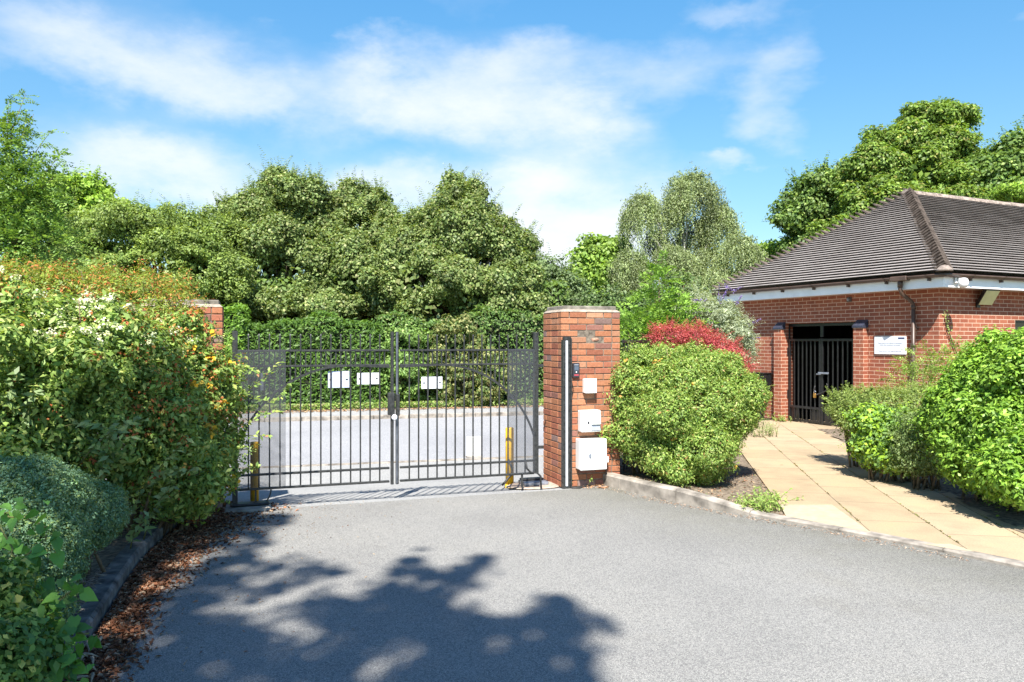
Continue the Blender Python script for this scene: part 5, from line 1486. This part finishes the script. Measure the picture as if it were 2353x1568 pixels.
# curled pale leaf husks at the kerb corner, and dry grass on the soil
tw = MB(); rg = random.Random(9)
for k in range(26):
    c = G(rg.uniform(165, 235), rg.uniform(1470, 1590), .03); a = rg.uniform(0, 6.28); L = rg.uniform(.05, .12)
    d = Vector((math.cos(a), math.sin(a), 0)); s = Vector((-d.y, d.x, 0))
    pts = [c + d*L*(t-.5) + s*.02*math.sin(t*3+a) + Vector((0, 0, .025*math.sin(t*3.14))) for t in (0, .25, .5, .75, 1)]
    tw.tube(pts, [.002, .007, .010, .007, .002], 5)
tag(tw.build('leaf_husks', m_plain('pale_husk', (.36, .29, .21), .9, var=.3, scale=30)), 'pale curled dry husks heaped at the near left kerb', 'dead leaves', kind='stuff')
tw = MB()
for k in range(170):
    c = G(rg.uniform(120, 250), rg.uniform(1310, 1420), .10); a = rg.uniform(0, 6.28); L = rg.uniform(.08, .2)
    d = Vector((math.cos(a), math.sin(a), 0)); c.x = min(c.x, lkx(c.y)-.16)
    tw.tube([c + d*L*(t-.5) + Vector((0, 0, .01+.02*math.sin(t*3.14))) for t in (0, .5, 1)], .0022, 4)
tag(tw.build('dry_twigs', m_plain('dry_twig', (.26, .21, .17), .9, var=.3, scale=30)), 'grey dry twigs on the soil behind the left kerb', 'twigs', kind='stuff')

# ------------------------------------------------------------------ right shrubs
HYP = [((0.150, 0.225, 0.045), 5), ((0.200, 0.265, 0.062), 4), ((0.10, 0.16, 0.038), 4), ((0.26, 0.28, 0.09), 1.5), ((0.22, 0.12, 0.045), .35)]
ells = [E(1565, 950, 168, 150, 9.85, .8), E(1480, 910, 88, 105, 9.95, .55), E(1640, 925, 100, 110, 10.0, .6), E(1545, 865, 125, 78, 10.1, .7), E(1580, 1040, 130, 82, 9.5, .55), E(1465, 985, 70, 85, 9.75, .4), E(1690, 930, 62, 80, 10.0, .45), E(1432, 900, 40, 85, 9.75, .3)]
rt, off, cp, cn, lm = shrub('rounded_bush', 'big rounded yellow-green bush between the white-boxed pillar and the tan path', ells, 3300, 34, .10, .8, .036, .015, HYP, 81, ncore=6000, sprig=420, splen=.17, lump=.06, shell=(.80, 1.03), bgh=12)
q, qn = pick(lm.rng, cp, cn, 34, lambda c, n: (n[:, 1] < .3))
petals(rt, off, q + np.array((0, -.04, .02)), qn, 6, .035, .035, .026, [((.38, .23, .04), 5), ((.33, .13, .04), 3)], 'blossom', 82)
BER = [((0.27, 0.050, 0.054), 5), ((0.36, 0.090, 0.088), 4), ((0.18, 0.034, 0.038), 3)]
shrub('barberry_shrub', 'fine-leaved bright red shrub behind the rounded bush', [E(1540, 776, 46, 30, 11.2, .45), E(1590, 786, 56, 36, 11.2, .45), E(1648, 812, 48, 36, 11.2, .4), E(1690, 845, 26, 40, 11.2, .3), E(1600, 860, 100, 60, 11.3, .4)], 760, 34, .08, .9, .028, .011, BER, 83, ncore=1500, sprig=330, splen=.2, up=.9)
BUD = [((0.21, 0.24, 0.16), 5), ((0.27, 0.30, 0.21), 4), ((0.14, 0.17, 0.11), 3)]
rt, off, cp, cn, lm = shrub('buddleia', 'grey-green butterfly bush with purple flower spikes beside the house wall', [E(1640, 738, 52, 46, 12.6, .5), E(1600, 718, 36, 40, 12.7, .4), E(1684, 772, 40, 42, 12.4, .4), E(1650, 805, 76, 55, 12.5, .5)], 560, 36, .12, .7, .062, .013, BUD, 84, ncore=900, sprig=240, splen=.30, lump=.18, droop=.7, zmin=.5)
lm = LM(85); tw = MB()
for (x0, y0, x1, y1) in ((1655, 700, 1652, 655), (1680, 672, 1708, 658), (1712, 752, 1748, 733), (1708, 782, 1746, 776), (1625, 690, 1592, 690), (1690, 700, 1705, 680), (1660, 690, 1672, 665), (1665, 655, 1690, 672)):
    a = P(x0, y0, 12.2); c = P(x1, y1, 12.1); n = 60
    tw.tube([a.lerp(c, -.8), a, c], [.006, .005, .003], 5)
    t = lm.rng.uniform(0, 1, n); p = np.array(a)+(np.array(c)-np.array(a))*t[:, None] + lm.rng.normal(size=(n, 3))*.016*(1.1-t[:, None])
    lm.leaves(p, nrmz(lm.rng.normal(size=(n, 3))+np.array((0, -.5, .3))), lm.rng.normal(size=(n, 3)), .022, .016, lm.colors(n, [((.13, .085, .24), 5), ((.18, .13, .28), 3), ((.08, .06, .17), 2)], .15))
lm.build('flower_spikes', M['petal'], rt).location = -off
tw.build('flower_stalks', M['greentwig'], rt).location = -off
def sumac():
    Z = 12.2; b = P(1510, 787, Z); root = empty('sumac_shrub', (b.x, b.y, 0), 0, 'upright lime-green shrub with feathery leaves right of the pillar', 'shrub'); off = Vector((b.x, b.y, 0))
    lm = LM(86); rng = lm.rng
    ells = [E(1515, 655, 26, 48, Z, .3), E(1505, 715, 50, 48, Z, .45), E(1555, 730, 48, 38, Z, .4), E(1470, 745, 52, 30, Z, .4), E(1520, 770, 80, 40, Z, .5), E(1440, 765, 34, 30, Z, .35)]
    cp, cn = clumps(rng, ells, 430, (.3, 1.05), lump=.2)
    pal = [((.13, .22, .035), 5), ((.17, .27, .05), 4), ((.09, .16, .03), 3)]
    pinnate(lm, cp, nrmz(cn + np.array((0, 0, .5)) + rng.normal(size=cn.shape)*.4), 6, .30, .085, .026, pal, droop=.4)
    tp = P(1515, 620, Z)
    pinnate(lm, np.tile(np.array(tp), (14, 1)) + rng.normal(size=(14, 3))*.06, nrmz(rng.normal(size=(14, 3))*.6+np.array((0, 0, .8))), 6, .3, .085, .026, pal)
    lm.build('foliage', M['leaf'], root).location = -off
    tw = MB()
    for e in ells: tw.tube([(b.x, b.y, 0), Vector((b.x, b.y, 0)).lerp(Vector(e[0]), .6), Vector(e[0]) + Vector((0, 0, e[1][2]*.6))], [.03, .02, .008], 6)
    tw.build('stems', M['twig'], root).location = -off
sumac()
shrub('background_shrub', 'dark green shrub filling behind the sumac next to the pillar', [E(1470, 800, 70, 50, 13, .5), E(1560, 690, 50, 60, 14, .5), E(1450, 870, 80, 80, 12, .4)], 200, 30, .16, .8, .07, .035, DRK+[((.12, .17, .05), 3)], 87, ncore=600)

# low mixed shrubs right of the path
MIX1 = [((0.14, 0.21, 0.05), 5), ((0.19, 0.26, 0.07), 3), ((0.09, 0.15, 0.04), 3)]
shrub('honeysuckle_shrub', 'twiggy light-green shrub reaching across the black house gate', [E(1985, 935, 66, 38, 10.9, .5), E(1950, 935, 42, 36, 10.9, .35), E(2040, 938, 76, 40, 10.6, .5), E(1990, 965, 60, 50, 10.7, .4), E(2110, 930, 70, 38, 10.6, .4)], 620, 26, .10, .8, .036, .015, [((.15, .20, .05), 5), ((.19, .23, .07), 3), ((.10, .14, .04), 3)], 88, ncore=1200, sprig=330, splen=.18)
shrub('lime_shrub', 'bright lime-leaved low shrub in front of the twiggy one by the path', [E(2030, 990, 62, 60, 9.9, .4), E(2070, 1010, 55, 60, 9.7, .4), E(2010, 1030, 45, 45, 9.9, .3), E(2075, 1050, 62, 34, 9.6, .3)], 420, 26, .10, .75, .055, .032, [((.19, .30, .03), 4), ((.13, .22, .05), 4), ((.26, .36, .04), 2), ((.10, .17, .05), 3)], 89, ncore=1000, sprig=60)
shrub('spirea_shrub', 'small dull green shrub tucked against the tall glossy hedge', [E(2120, 1000, 58, 62, 9.3, .4), E(2150, 1030, 55, 58, 9.1, .4), E(2100, 1050, 45, 38, 9.3, .3)], 420, 28, .09, .8, .032, .015, [((.13, .18, .06), 5), ((.17, .22, .09), 3), ((.08, .12, .04), 3)], 90, ncore=1000, sprig=90, splen=.16)
PRV = [((0.135, 0.235, 0.028), 5), ((0.18, 0.285, 0.040), 4), ((0.09, 0.165, 0.024), 4)]
shrub('privet_hedge', 'tall glossy bright-green hedge at the right picture edge', [E(2300, 900, 115, 125, 8.6, .7), E(2230, 960, 100, 110, 8.7, .6), E(2380, 890, 110, 145, 8.2, .7), E(2340, 990, 130, 120, 8.1, .6), E(2260, 1060, 90, 80, 8.3, .5), E(2350, 1085, 100, 82, 7.5, .5), E(2440, 1000, 110, 150, 7.8, .6), E(2190, 1000, 70, 80, 8.9, .5)], 3000, 30, .115, .7, .058, .028, PRV, 91, mat='leafgloss', cat='hedge', ncore=6000, sprig=420, splen=.2, lump=.05, shell=(.80, 1.02), up=.75, bgh=12)
def nandina():
    Z = 11.4; b = P(2130, 787, Z); root = empty('nandina_shrub', (b.x, b.y, .03), 0, 'airy feathery sprays rising by the downpipe behind the hedge', 'shrub'); off = Vector((b.x, b.y, .03))
    lm = LM(92); rng = lm.rng
    ells = [E(2120, 840, 48, 36, Z, .35), E(2165, 835, 36, 26, Z, .3), E(2090, 870, 45, 30, Z, .3), E(2140, 880, 70, 40, Z, .4), E(2205, 815, 24, 16, Z, .3)]
    cp, cn = clumps(rng, ells, 330, (.3, 1.05), lump=.2)
    pinnate(lm, cp, nrmz(cn*np.array((1.3, .6, .5)) + np.array((-.1, 0, .35)) + rng.normal(size=cn.shape)*.4), 5, .22, .048, .017, [((.17, .24, .055), 5), ((.22, .28, .075), 3), ((.12, .18, .045), 3)], droop=.25)
    lm.build('foliage', M['leaf'], root).location = -off
    tw = MB(); 
    for e in ells:
        for k in range(3): tw.tube([(b.x, b.y, .03), Vector((b.x, b.y, 0)).lerp(Vector(e[0]), .55), Vector(e[0]) + Vector((random.uniform(-.25, .25), 0, random.uniform(-.1, .2)))], [.01, .008, .004], 5)
    tw.build('stems', M['twig'], root).location = -off
nandina()
# climbing stem on the corner of the house
tw = MB(); lm = LM(93)
ps = [hw(.10+.0, -.03, 2.30), hw(.16, -.03, 2.05), hw(.27, -.035, 1.82), hw(.42, -.04, 1.55), hw(.60, -.10, 1.30), hw(.7, -.2, 1.0)]
cr_ = [tuple(v) for v in [Vector((p.x, p.y, p.z)) for p in catmull([p for p in ps], 5)]] if False else [tuple(p) for p in ps]
tw.tube(cr_, [.006, .010, .013, .015, .017, .02], 6)
root = empty('climbing_vine', ps[-1], 0, 'bare climbing stem with few leaves on the brick house corner', 'plant'); off = Vector(ps[-1])
tw.build('stem', M['greentwig'], root).location = -off
n = 70; k = lm.rng.uniform(0, len(ps)-1.01, n); i = k.astype(int); f = (k-i)[:, None]; A = np.array([tuple(p) for p in ps])
p = A[i]*(1-f)+A[i+1]*f + lm.rng.normal(size=(n, 3))*.025 + np.array((.01, -.03, 0))
lm.leaves(p, nrmz(np.array((.3, -.8, .5))+lm.rng.normal(size=(n, 3))*.4), lm.rng.normal(size=(n, 3)), .045, .022, lm.colors(n, MIX1))
lm.build('leaves', M['leaf'], root).location = -off

# weeds
def weeds(name, label, pts, n, h, L, W, pal, seed, z=.02, stems=True):
    c = sum((Vector(p) for p in pts), Vector())/len(pts)
    root = empty(name, c, 0, label, 'weeds'); lm = LM(seed); rng = lm.rng; tw = MB()
    for k in range(n):
        b = Vector(pts[rng.integers(len(pts))]) + Vector((rng.normal()*.09, rng.normal()*.09, 0)) - c
        t = b + Vector((rng.normal()*.08, rng.normal()*.06, h*rng.uniform(.4, 1.2)))
        tw.tube([b, b.lerp(t, .5)+Vector((0, 0, h*.1)), t], [.003, .002, .001], 4)
        m = 8; f = rng.uniform(.15, 1, (m, 1)); p = np.array(b)*(1-f)+np.array(t)*f
        tn = rng.normal(size=(m, 3)) + np.array((0, 0, .4))
        lm.leaves(p + nrmz(tn)*L*.4, nrmz(np.array((0, -.3, 1.0))+rng.normal(size=(m, 3))*.5), tn, L*rng.uniform(.6, 1.2, m), W, lm.colors(m, pal))
    tw.build('stems', M['greentwig'], root); lm.build('leaves', M['leaf'], root)
WD = [((.15, .23, .05), 5), ((.20, .27, .07), 3), ((.28, .25, .12), 1)]
weeds('weed_patch', 'tuft of green weeds beside the near end of the tan path', [G(x, y, .02) for x, y in ((1735, 1175), (1755, 1165), (1765, 1150), (1742, 1158), (1725, 1168), (1770, 1170))], 120, .13, .045, .014, WD, 94)
weeds('weed_patch', 'green sprouts under the meter cabinet at the pillar foot', [G(x, y, .02) for x, y in ((1313, 1106), (1322, 1108), (1318, 1110))], 40, .12, .05, .025, WD, 95)
weeds('weed_patch', 'pale wispy weeds beside the far edge of the tan path', [G(x, y, .03) for x, y in ((1755, 1005), (1765, 1000), (1775, 1003), (1760, 995))], 60, .22, .05, .010, [((.22, .25, .12), 5), ((.16, .21, .08), 3)], 96)
weeds('weed_patch', 'tiny green weeds at the foot of the left gate pier of the house', [hw(-.2, 3.6, .03), hw(-.16, 3.55, .03)], 26, .16, .05, .02, WD, 97)
# dry debris along the kerb and on the bed
lm = LM(98); rng = lm.rng; n = 2600
k = rng.integers(0, 50, n); pts = np.array([(kc[min(i, len(kc)-1)].x, kc[min(i, len(kc)-1)].y) for i in k])
n = 900; pts = pts[:n]; X = pts[:, 0] - np.abs(rng.normal(0, .05, n)) + rng.normal(0, .05, n)*.5; Y = pts[:, 1] - np.abs(rng.normal(0, .06, n))
p = np.stack([X-.03, Y-.02, np.full(n, .006)], 1)
lm.leaves(p, nrmz(np.array((0, 0, 1.0))+rng.normal(size=(n, 3))*.3), rng.normal(size=(n, 3)), .014*rng.uniform(.4, 2, n), .008, lm.colors(n, [((0.260, 0.198, 0.149), 5), ((0.198, 0.112, 0.062), 3)], .25), .3)
n = 1500; X = rng.uniform(1.4, 3.6, n); Y = rng.uniform(7.7, 10.5, n); ok = np.array([x > kerb_x(y) and x < PL(y) for x, y in zip(X, Y)]); X = X[ok]; Y = Y[ok]; n = len(X)
p = np.stack([X, Y, np.array([zbed(x, y)+.008 for x, y in zip(X, Y)])], 1)
lm.leaves(p, nrmz(np.array((0, 0, 1.0))+rng.normal(size=(n, 3))*.35), rng.normal(size=(n, 3)), .03*rng.uniform(.4, 1.5, n), .014, lm.colors(n, [((0.223, 0.161, 0.099), 5), ((0.223, 0.087, 0.043), 3), ((0.124, 0.149, 0.062), 1)], .25), .3)
n = 260; p = np.array([tuple(G(x, y, .008)) for x, y in zip(rng.uniform(1340, 1400, n), rng.uniform(1103, 1122, n))])
lm.leaves(p, nrmz(np.array((0, 0, 1.0))+rng.normal(size=(n, 3))*.35), rng.normal(size=(n, 3)), .035*rng.uniform(.4, 1.5, n), .016, lm.colors(n, [((0.260, 0.155, 0.087), 5), ((0.223, 0.105, 0.056), 3)], .25), .3)
tag(lm.build('dry_debris', M['deadleaf']), 'dry leaf crumbs along the right kerb and flower bed', 'dead leaves', kind='stuff')

lm = LM(101); rng = lm.rng; n = 1500
kx = rng.integers(0, 5, n)*.63; cy = rng.uniform(-1.5, 8.5, 40); yy = cy[rng.integers(0, 40, n)] + rng.normal(0, .07, n)
Rm = Matrix.Rotation(pang, 3, 'Z'); q_ = [Rm @ Vector((x + rng.normal()*.006, y, .034)) + PO for x, y in zip(kx, yy)]
q_ = [(q.x, q.y, .034) for q in q_ if PL(q.y)+.05 < q.x < PR(q.y) and q.x - .2 > kerb_x(q.y)]
p = np.array(q_); n = len(p)
lm.leaves(p, nrmz(np.array((0, 0, 1.0))+rng.normal(size=(n, 3))*.5), rng.normal(size=(n, 3)), .022*rng.uniform(.5, 1.4, n), .012, lm.colors(n, [((.16, .17, .05), 4), ((.13, .11, .06), 4), ((.20, .16, .09), 3)], .2))
tag(lm.build('joint_moss', M['leaf']), 'mossy tufts along the joints of the tan path', 'moss', kind='stuff')

# ------------------------------------------------------------------ the tree behind the camera whose shade falls on the drive
EL = math.radians(52); AZx, AZy = -.10, -.995
SUN = Vector((AZx*math.cos(EL), AZy*math.cos(EL), math.sin(EL))).normalized()
def inside(poly, x, y):
    c = False; n = len(poly)
    for i in range(n):
        x0, y0 = poly[i]; x1, y1 = poly[(i+1) % n]
        if (y0 > y) != (y1 > y) and x < (x1-x0)*(y-y0)/(y1-y0)+x0: c = not c
    return c
shade_px = [(380, 1440), (490, 1425), (648, 1415), (690, 1385), (760, 1372), (844, 1365), (898, 1350), (905, 1318), (935, 1308), (928, 1290), (955, 1284), (975, 1308), (1032, 1317), (1075, 1295), (1136, 1272), (1120, 1292), (1060, 1330), (1090, 1342), (1032, 1358), (1010, 1395), (1115, 1421), (1219, 1413), (1250, 1390), (1261, 1368), (1300, 1385), (1344, 1404), (1386, 1446), (1323, 1463), (1345, 1500), (1357, 1521), (1375, 1640), (1330, 1900), (1100, 2500), (300, 2500), (150, 1700)]
holes = [(957, 1488, 48, 26), (700, 1462, 50, 24), (885, 1526, 46, 30), (1065, 1525, 28, 22), (797, 1452, 30, 16), (600, 1500, 70, 16), (560, 1555, 90, 14), (895, 1415, 26, 10)]
poly_g = [tuple(G(x, y)[:2]) for x, y in shade_px]
rg = np.random.default_rng(99); spots = []
while len(spots) < 800:
    x = rg.uniform(-3, 1.2); y = rg.uniform(1.5, 6.4)
    if not inside(poly_g, x, y): continue
    px = CX + x/y*F; py = CY + EYE/y*F
    if any(((px-a)/c)**2+((py-b)/d)**2 < 1 for a, b, c, d in holes): continue
    if px < 820 and py < 1440 and rg.uniform() < .35: continue
    spots.append((x, y, .13))
def yb(x):
    pts = ((-9, 5.85), (-3.7, 6.1), (-3.15, 6.8), (-2.85, 7.65), (-2.7, 8.15), (-2.3, 8.2), (-2.15, 6.5), (-1.95, 5.5), (-1.7, 4.8), (-1.5, 4.3), (0, 0))
    for (x0, y0), (x1, y1) in zip(pts[:-1], pts[1:]):
        if x0 <= x <= x1: return y0+(y1-y0)*(x-x0)/(x1-x0)
    return 0
m = 0
while m < 1500:
    x = rg.uniform(-7, -1.5); y = rg.uniform(1.0, 8.4)
    if y > yb(x) - .15*math.sin(x*7): continue
    if math.sin(x*3.3+y*1.2)*math.sin(y*3.7-x*1.1) > .62: continue
    if y < 6.3 and x > -2.2 and rg.uniform() < .75: continue
    if 4.2 < y < 6.3 and x < -2.4 and rg.uniform() < .28: continue
    spots.append((x, y, .16)); m += 1
for (a, b, n) in (((560, 1318), (690, 1300), 7), ((430, 1348), (560, 1325), 9), ((380, 1390), (520, 1372), 12), ((700, 1318), (800, 1300), 9), ((560, 1372), (660, 1358), 6)):
    for k in range(n):
        t = rg.uniform(); q = G(a[0]+(b[0]-a[0])*t, a[1]+(b[1]-a[1])*t); spots.append((q.x+rg.normal()*.05, q.y+rg.normal()*.10, .09))
hs = rg.uniform(11.5, 14.5, len(spots))
cp = np.array([(x + SUN.x/SUN.z*h, y + SUN.y/SUN.z*h, h) for (x, y, r), h in zip(spots, hs)])
lm = LM(100)
cn = np.tile(np.array(tuple(SUN)), (len(cp), 1))
leafball(lm, cp, cn, 15, .13, .6, .11, .07, SYC2, up=.6)
pick_ = lm.rng.choice(len(cp), 260); leafball(lm, cp[pick_] + lm.rng.normal(size=(260, 3))*np.array((.22, .22, .1)), cn[pick_], 5, .10, .6, .11, .07, SYC2, up=.6)
st = empty('shade_tree', (-2.6, -9.6, 0), 0, 'broad leafy tree overhanging the driveway from behind the viewer', 'tree'); off = Vector((-2.6, -9.6, 0))
lm.build('crown', M['leaf'], st).location = -off
tk = MB(); tk.tube([(-2.6, -9.6, -.1), (-2.55, -9.5, 3), (-2.5, -9.2, 6), (-2.4, -8.8, 9), (-2.3, -8.2, 11)], [.36, .30, .26, .20, .15], 12); tk.build('trunk', M['bark'], st).location = -off
tk = MB(); rgp = random.Random(4)
for k in range(26):
    q = cp[rgp.randrange(len(cp))]; a = Vector((-2.45, -9.0, 7.0+rgp.random()*3.4)); b = Vector(q)
    tk.tube([a, a.lerp(b, .35)+Vector((0, 0, .5)), a.lerp(b, .7)+Vector((0, 0, .45)), b], [.07, .045, .028, .012], 6)
tk.build('limbs', M['bark'], st).location = -off

# ------------------------------------------------------------------ sun, sky, camera
sun = bpy.data.lights.new('sun', 'SUN'); sun.energy = 4.6; sun.angle = math.radians(.53); sun.color = (1.0, .955, .88)
so = bpy.data.objects.new('sun', sun); COL.objects.link(so); so.location = (0, -10, 30)
so.rotation_euler = SUN.to_track_quat('Z', 'Y').to_euler()

W = bpy.data.worlds.new('World'); SC.world = W; W.use_nodes = True
nt = W.node_tree; bg = nt.nodes['Background']
sky = nd(nt, 'ShaderNodeTexSky', sky_type='NISHITA'); sky.sun_disc = False
sky.sun_elevation = EL; sky.sun_rotation = math.atan2(AZx, AZy); sky.air_density = 1.0; sky.dust_density = .4; sky.ozone_density = 1.6; sky.altitude = 50
tc = nd(nt, 'ShaderNodeTexCoord'); vec = tc.outputs['Generated']
def mth(op, a, b=None, c=None, clamp=False):
    n = nd(nt, 'ShaderNodeMath', operation=op); n.use_clamp = clamp
    for i, v in enumerate((a, b, c)):
        if v is None: continue
        if isinstance(v, (int, float)): n.inputs[i].default_value = v
        else: nt.links.new(v, n.inputs[i])
    return n.outputs[0]
sp = nd(nt, 'ShaderNodeSeparateXYZ'); nt.links.new(vec, sp.inputs[0])
az = mth('ARCTAN2', sp.outputs[0], sp.outputs[1]); el = mth('ARCSINE', sp.outputs[2])
mp = nd(nt, 'ShaderNodeMapping'); mp.inputs['Scale'].default_value = (1, 1, 2.2); nt.links.new(vec, mp.inputs[0])
n1 = noise(nt, mp.outputs[0], 4.0, 5, .6); n2 = noise(nt, mp.outputs[0], 9.0, 7, .62)
mp2 = nd(nt, 'ShaderNodeMapping'); mp2.inputs['Location'].default_value = (3.1, 1.7, .4); mp2.inputs['Scale'].default_value = (1, 1, 1.8); nt.links.new(vec, mp2.inputs[0])
n3 = noise(nt, mp2.outputs[0], 5.0, 6, .6)
azw = mth('ADD', az, mth('MULTIPLY', mth('SUBTRACT', n1, .5), .30)); elw = mth('ADD', el, mth('MULTIPLY', mth('SUBTRACT', n3, .5), .16))
def d2a(px, py):
    dx = px-CX; return math.atan(dx/F), math.atan((CY-py)/math.hypot(F, dx))
blobs = [(150, 80, 120, 50, .5), (330, 130, 200, 55, .65), (440, 200, 190, 55, .7), (600, 215, 110, 40, .4), (300, 375, 190, 48, 1.0), (450, 410, 220, 45, .7), (200, 440, 200, 50, .6),
         (860, 190, 90, 40, .8), (1000, 225, 150, 55, 1.05), (1180, 245, 210, 62, 1.05), (1120, 140, 160, 40, .65), (1330, 285, 110, 34, .9), (1490, 170, 130, 45, .42), (1730, 165, 60, 55, .6), (1800, 270, 50, 40, .5), (1640, 40, 90, 24, .45),
         (1285, 500, 200, 110, 2.2), (1210, 415, 80, 42, 1.1), (900, 440, 140, 45, 1.0), (1400, 480, 70, 45, .8), (1690, 372, 46, 13, .6), (1320, 590, 160, 60, 1.3), (700, 480, 300, 40, .5), (2330, 30, 40, 25, .3)]
tot = None
for (px, py, rx, ry, s_) in blobs:
    a0, e0 = d2a(px, py)
    u = mth('DIVIDE', mth('SUBTRACT', azw, a0), rx/F*1.1); v = mth('DIVIDE', mth('SUBTRACT', elw, e0), ry/F*1.1)
    g_ = mth('MULTIPLY', mth('EXPONENT', mth('MULTIPLY', mth('ADD', mth('MULTIPLY', u, u), mth('MULTIPLY', v, v)), -1.0)), s_)
    tot = g_ if tot is None else mth('ADD', tot, g_)
den = mth('MULTIPLY', tot, mth('MULTIPLY_ADD', n2, 1.9, -.22))
den = mth('ADD', mth('MULTIPLY_ADD', den, .95, -.09), mth('MULTIPLY', mth('SUBTRACT', n3, .38, clamp=True), mth('MULTIPLY_ADD', az, -.55, .42, clamp=True)))
den = mth('SUBTRACT', 1.0, mth('EXPONENT', mth('MULTIPLY', mth('MAXIMUM', den, 0.0), -1.25)))
haze_ = mth('POWER', mth('SUBTRACT', 1.0, mth('ABSOLUTE', sp.outputs[2]), clamp=True), 9.0)
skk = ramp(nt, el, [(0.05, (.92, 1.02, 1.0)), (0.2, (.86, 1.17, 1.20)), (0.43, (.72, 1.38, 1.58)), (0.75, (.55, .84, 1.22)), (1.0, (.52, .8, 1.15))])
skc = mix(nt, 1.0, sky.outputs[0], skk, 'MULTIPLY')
skc = mix(nt, mth('MULTIPLY', haze_, .0), skc, (6, 7, 8))
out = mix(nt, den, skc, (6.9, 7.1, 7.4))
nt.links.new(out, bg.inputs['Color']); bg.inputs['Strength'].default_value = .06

cam = bpy.data.cameras.new('camera'); cam.sensor_width = 36; cam.lens = F/2353*36; cam.shift_y = (CY-784)/2353; cam.clip_end = 3000; cam.clip_start = .05
co = bpy.data.objects.new('camera', cam); COL.objects.link(co); co.location = (0, 0, EYE); co.rotation_euler = (math.pi/2, 0, 0)
SC.camera = co
vs = SC.view_settings; vs.view_transform = 'Standard'; vs.look = 'None'; vs.gamma = 1.0; vs.exposure = 1.36
SC.cycles.max_bounces = 6; SC.cycles.transparent_max_bounces = 12
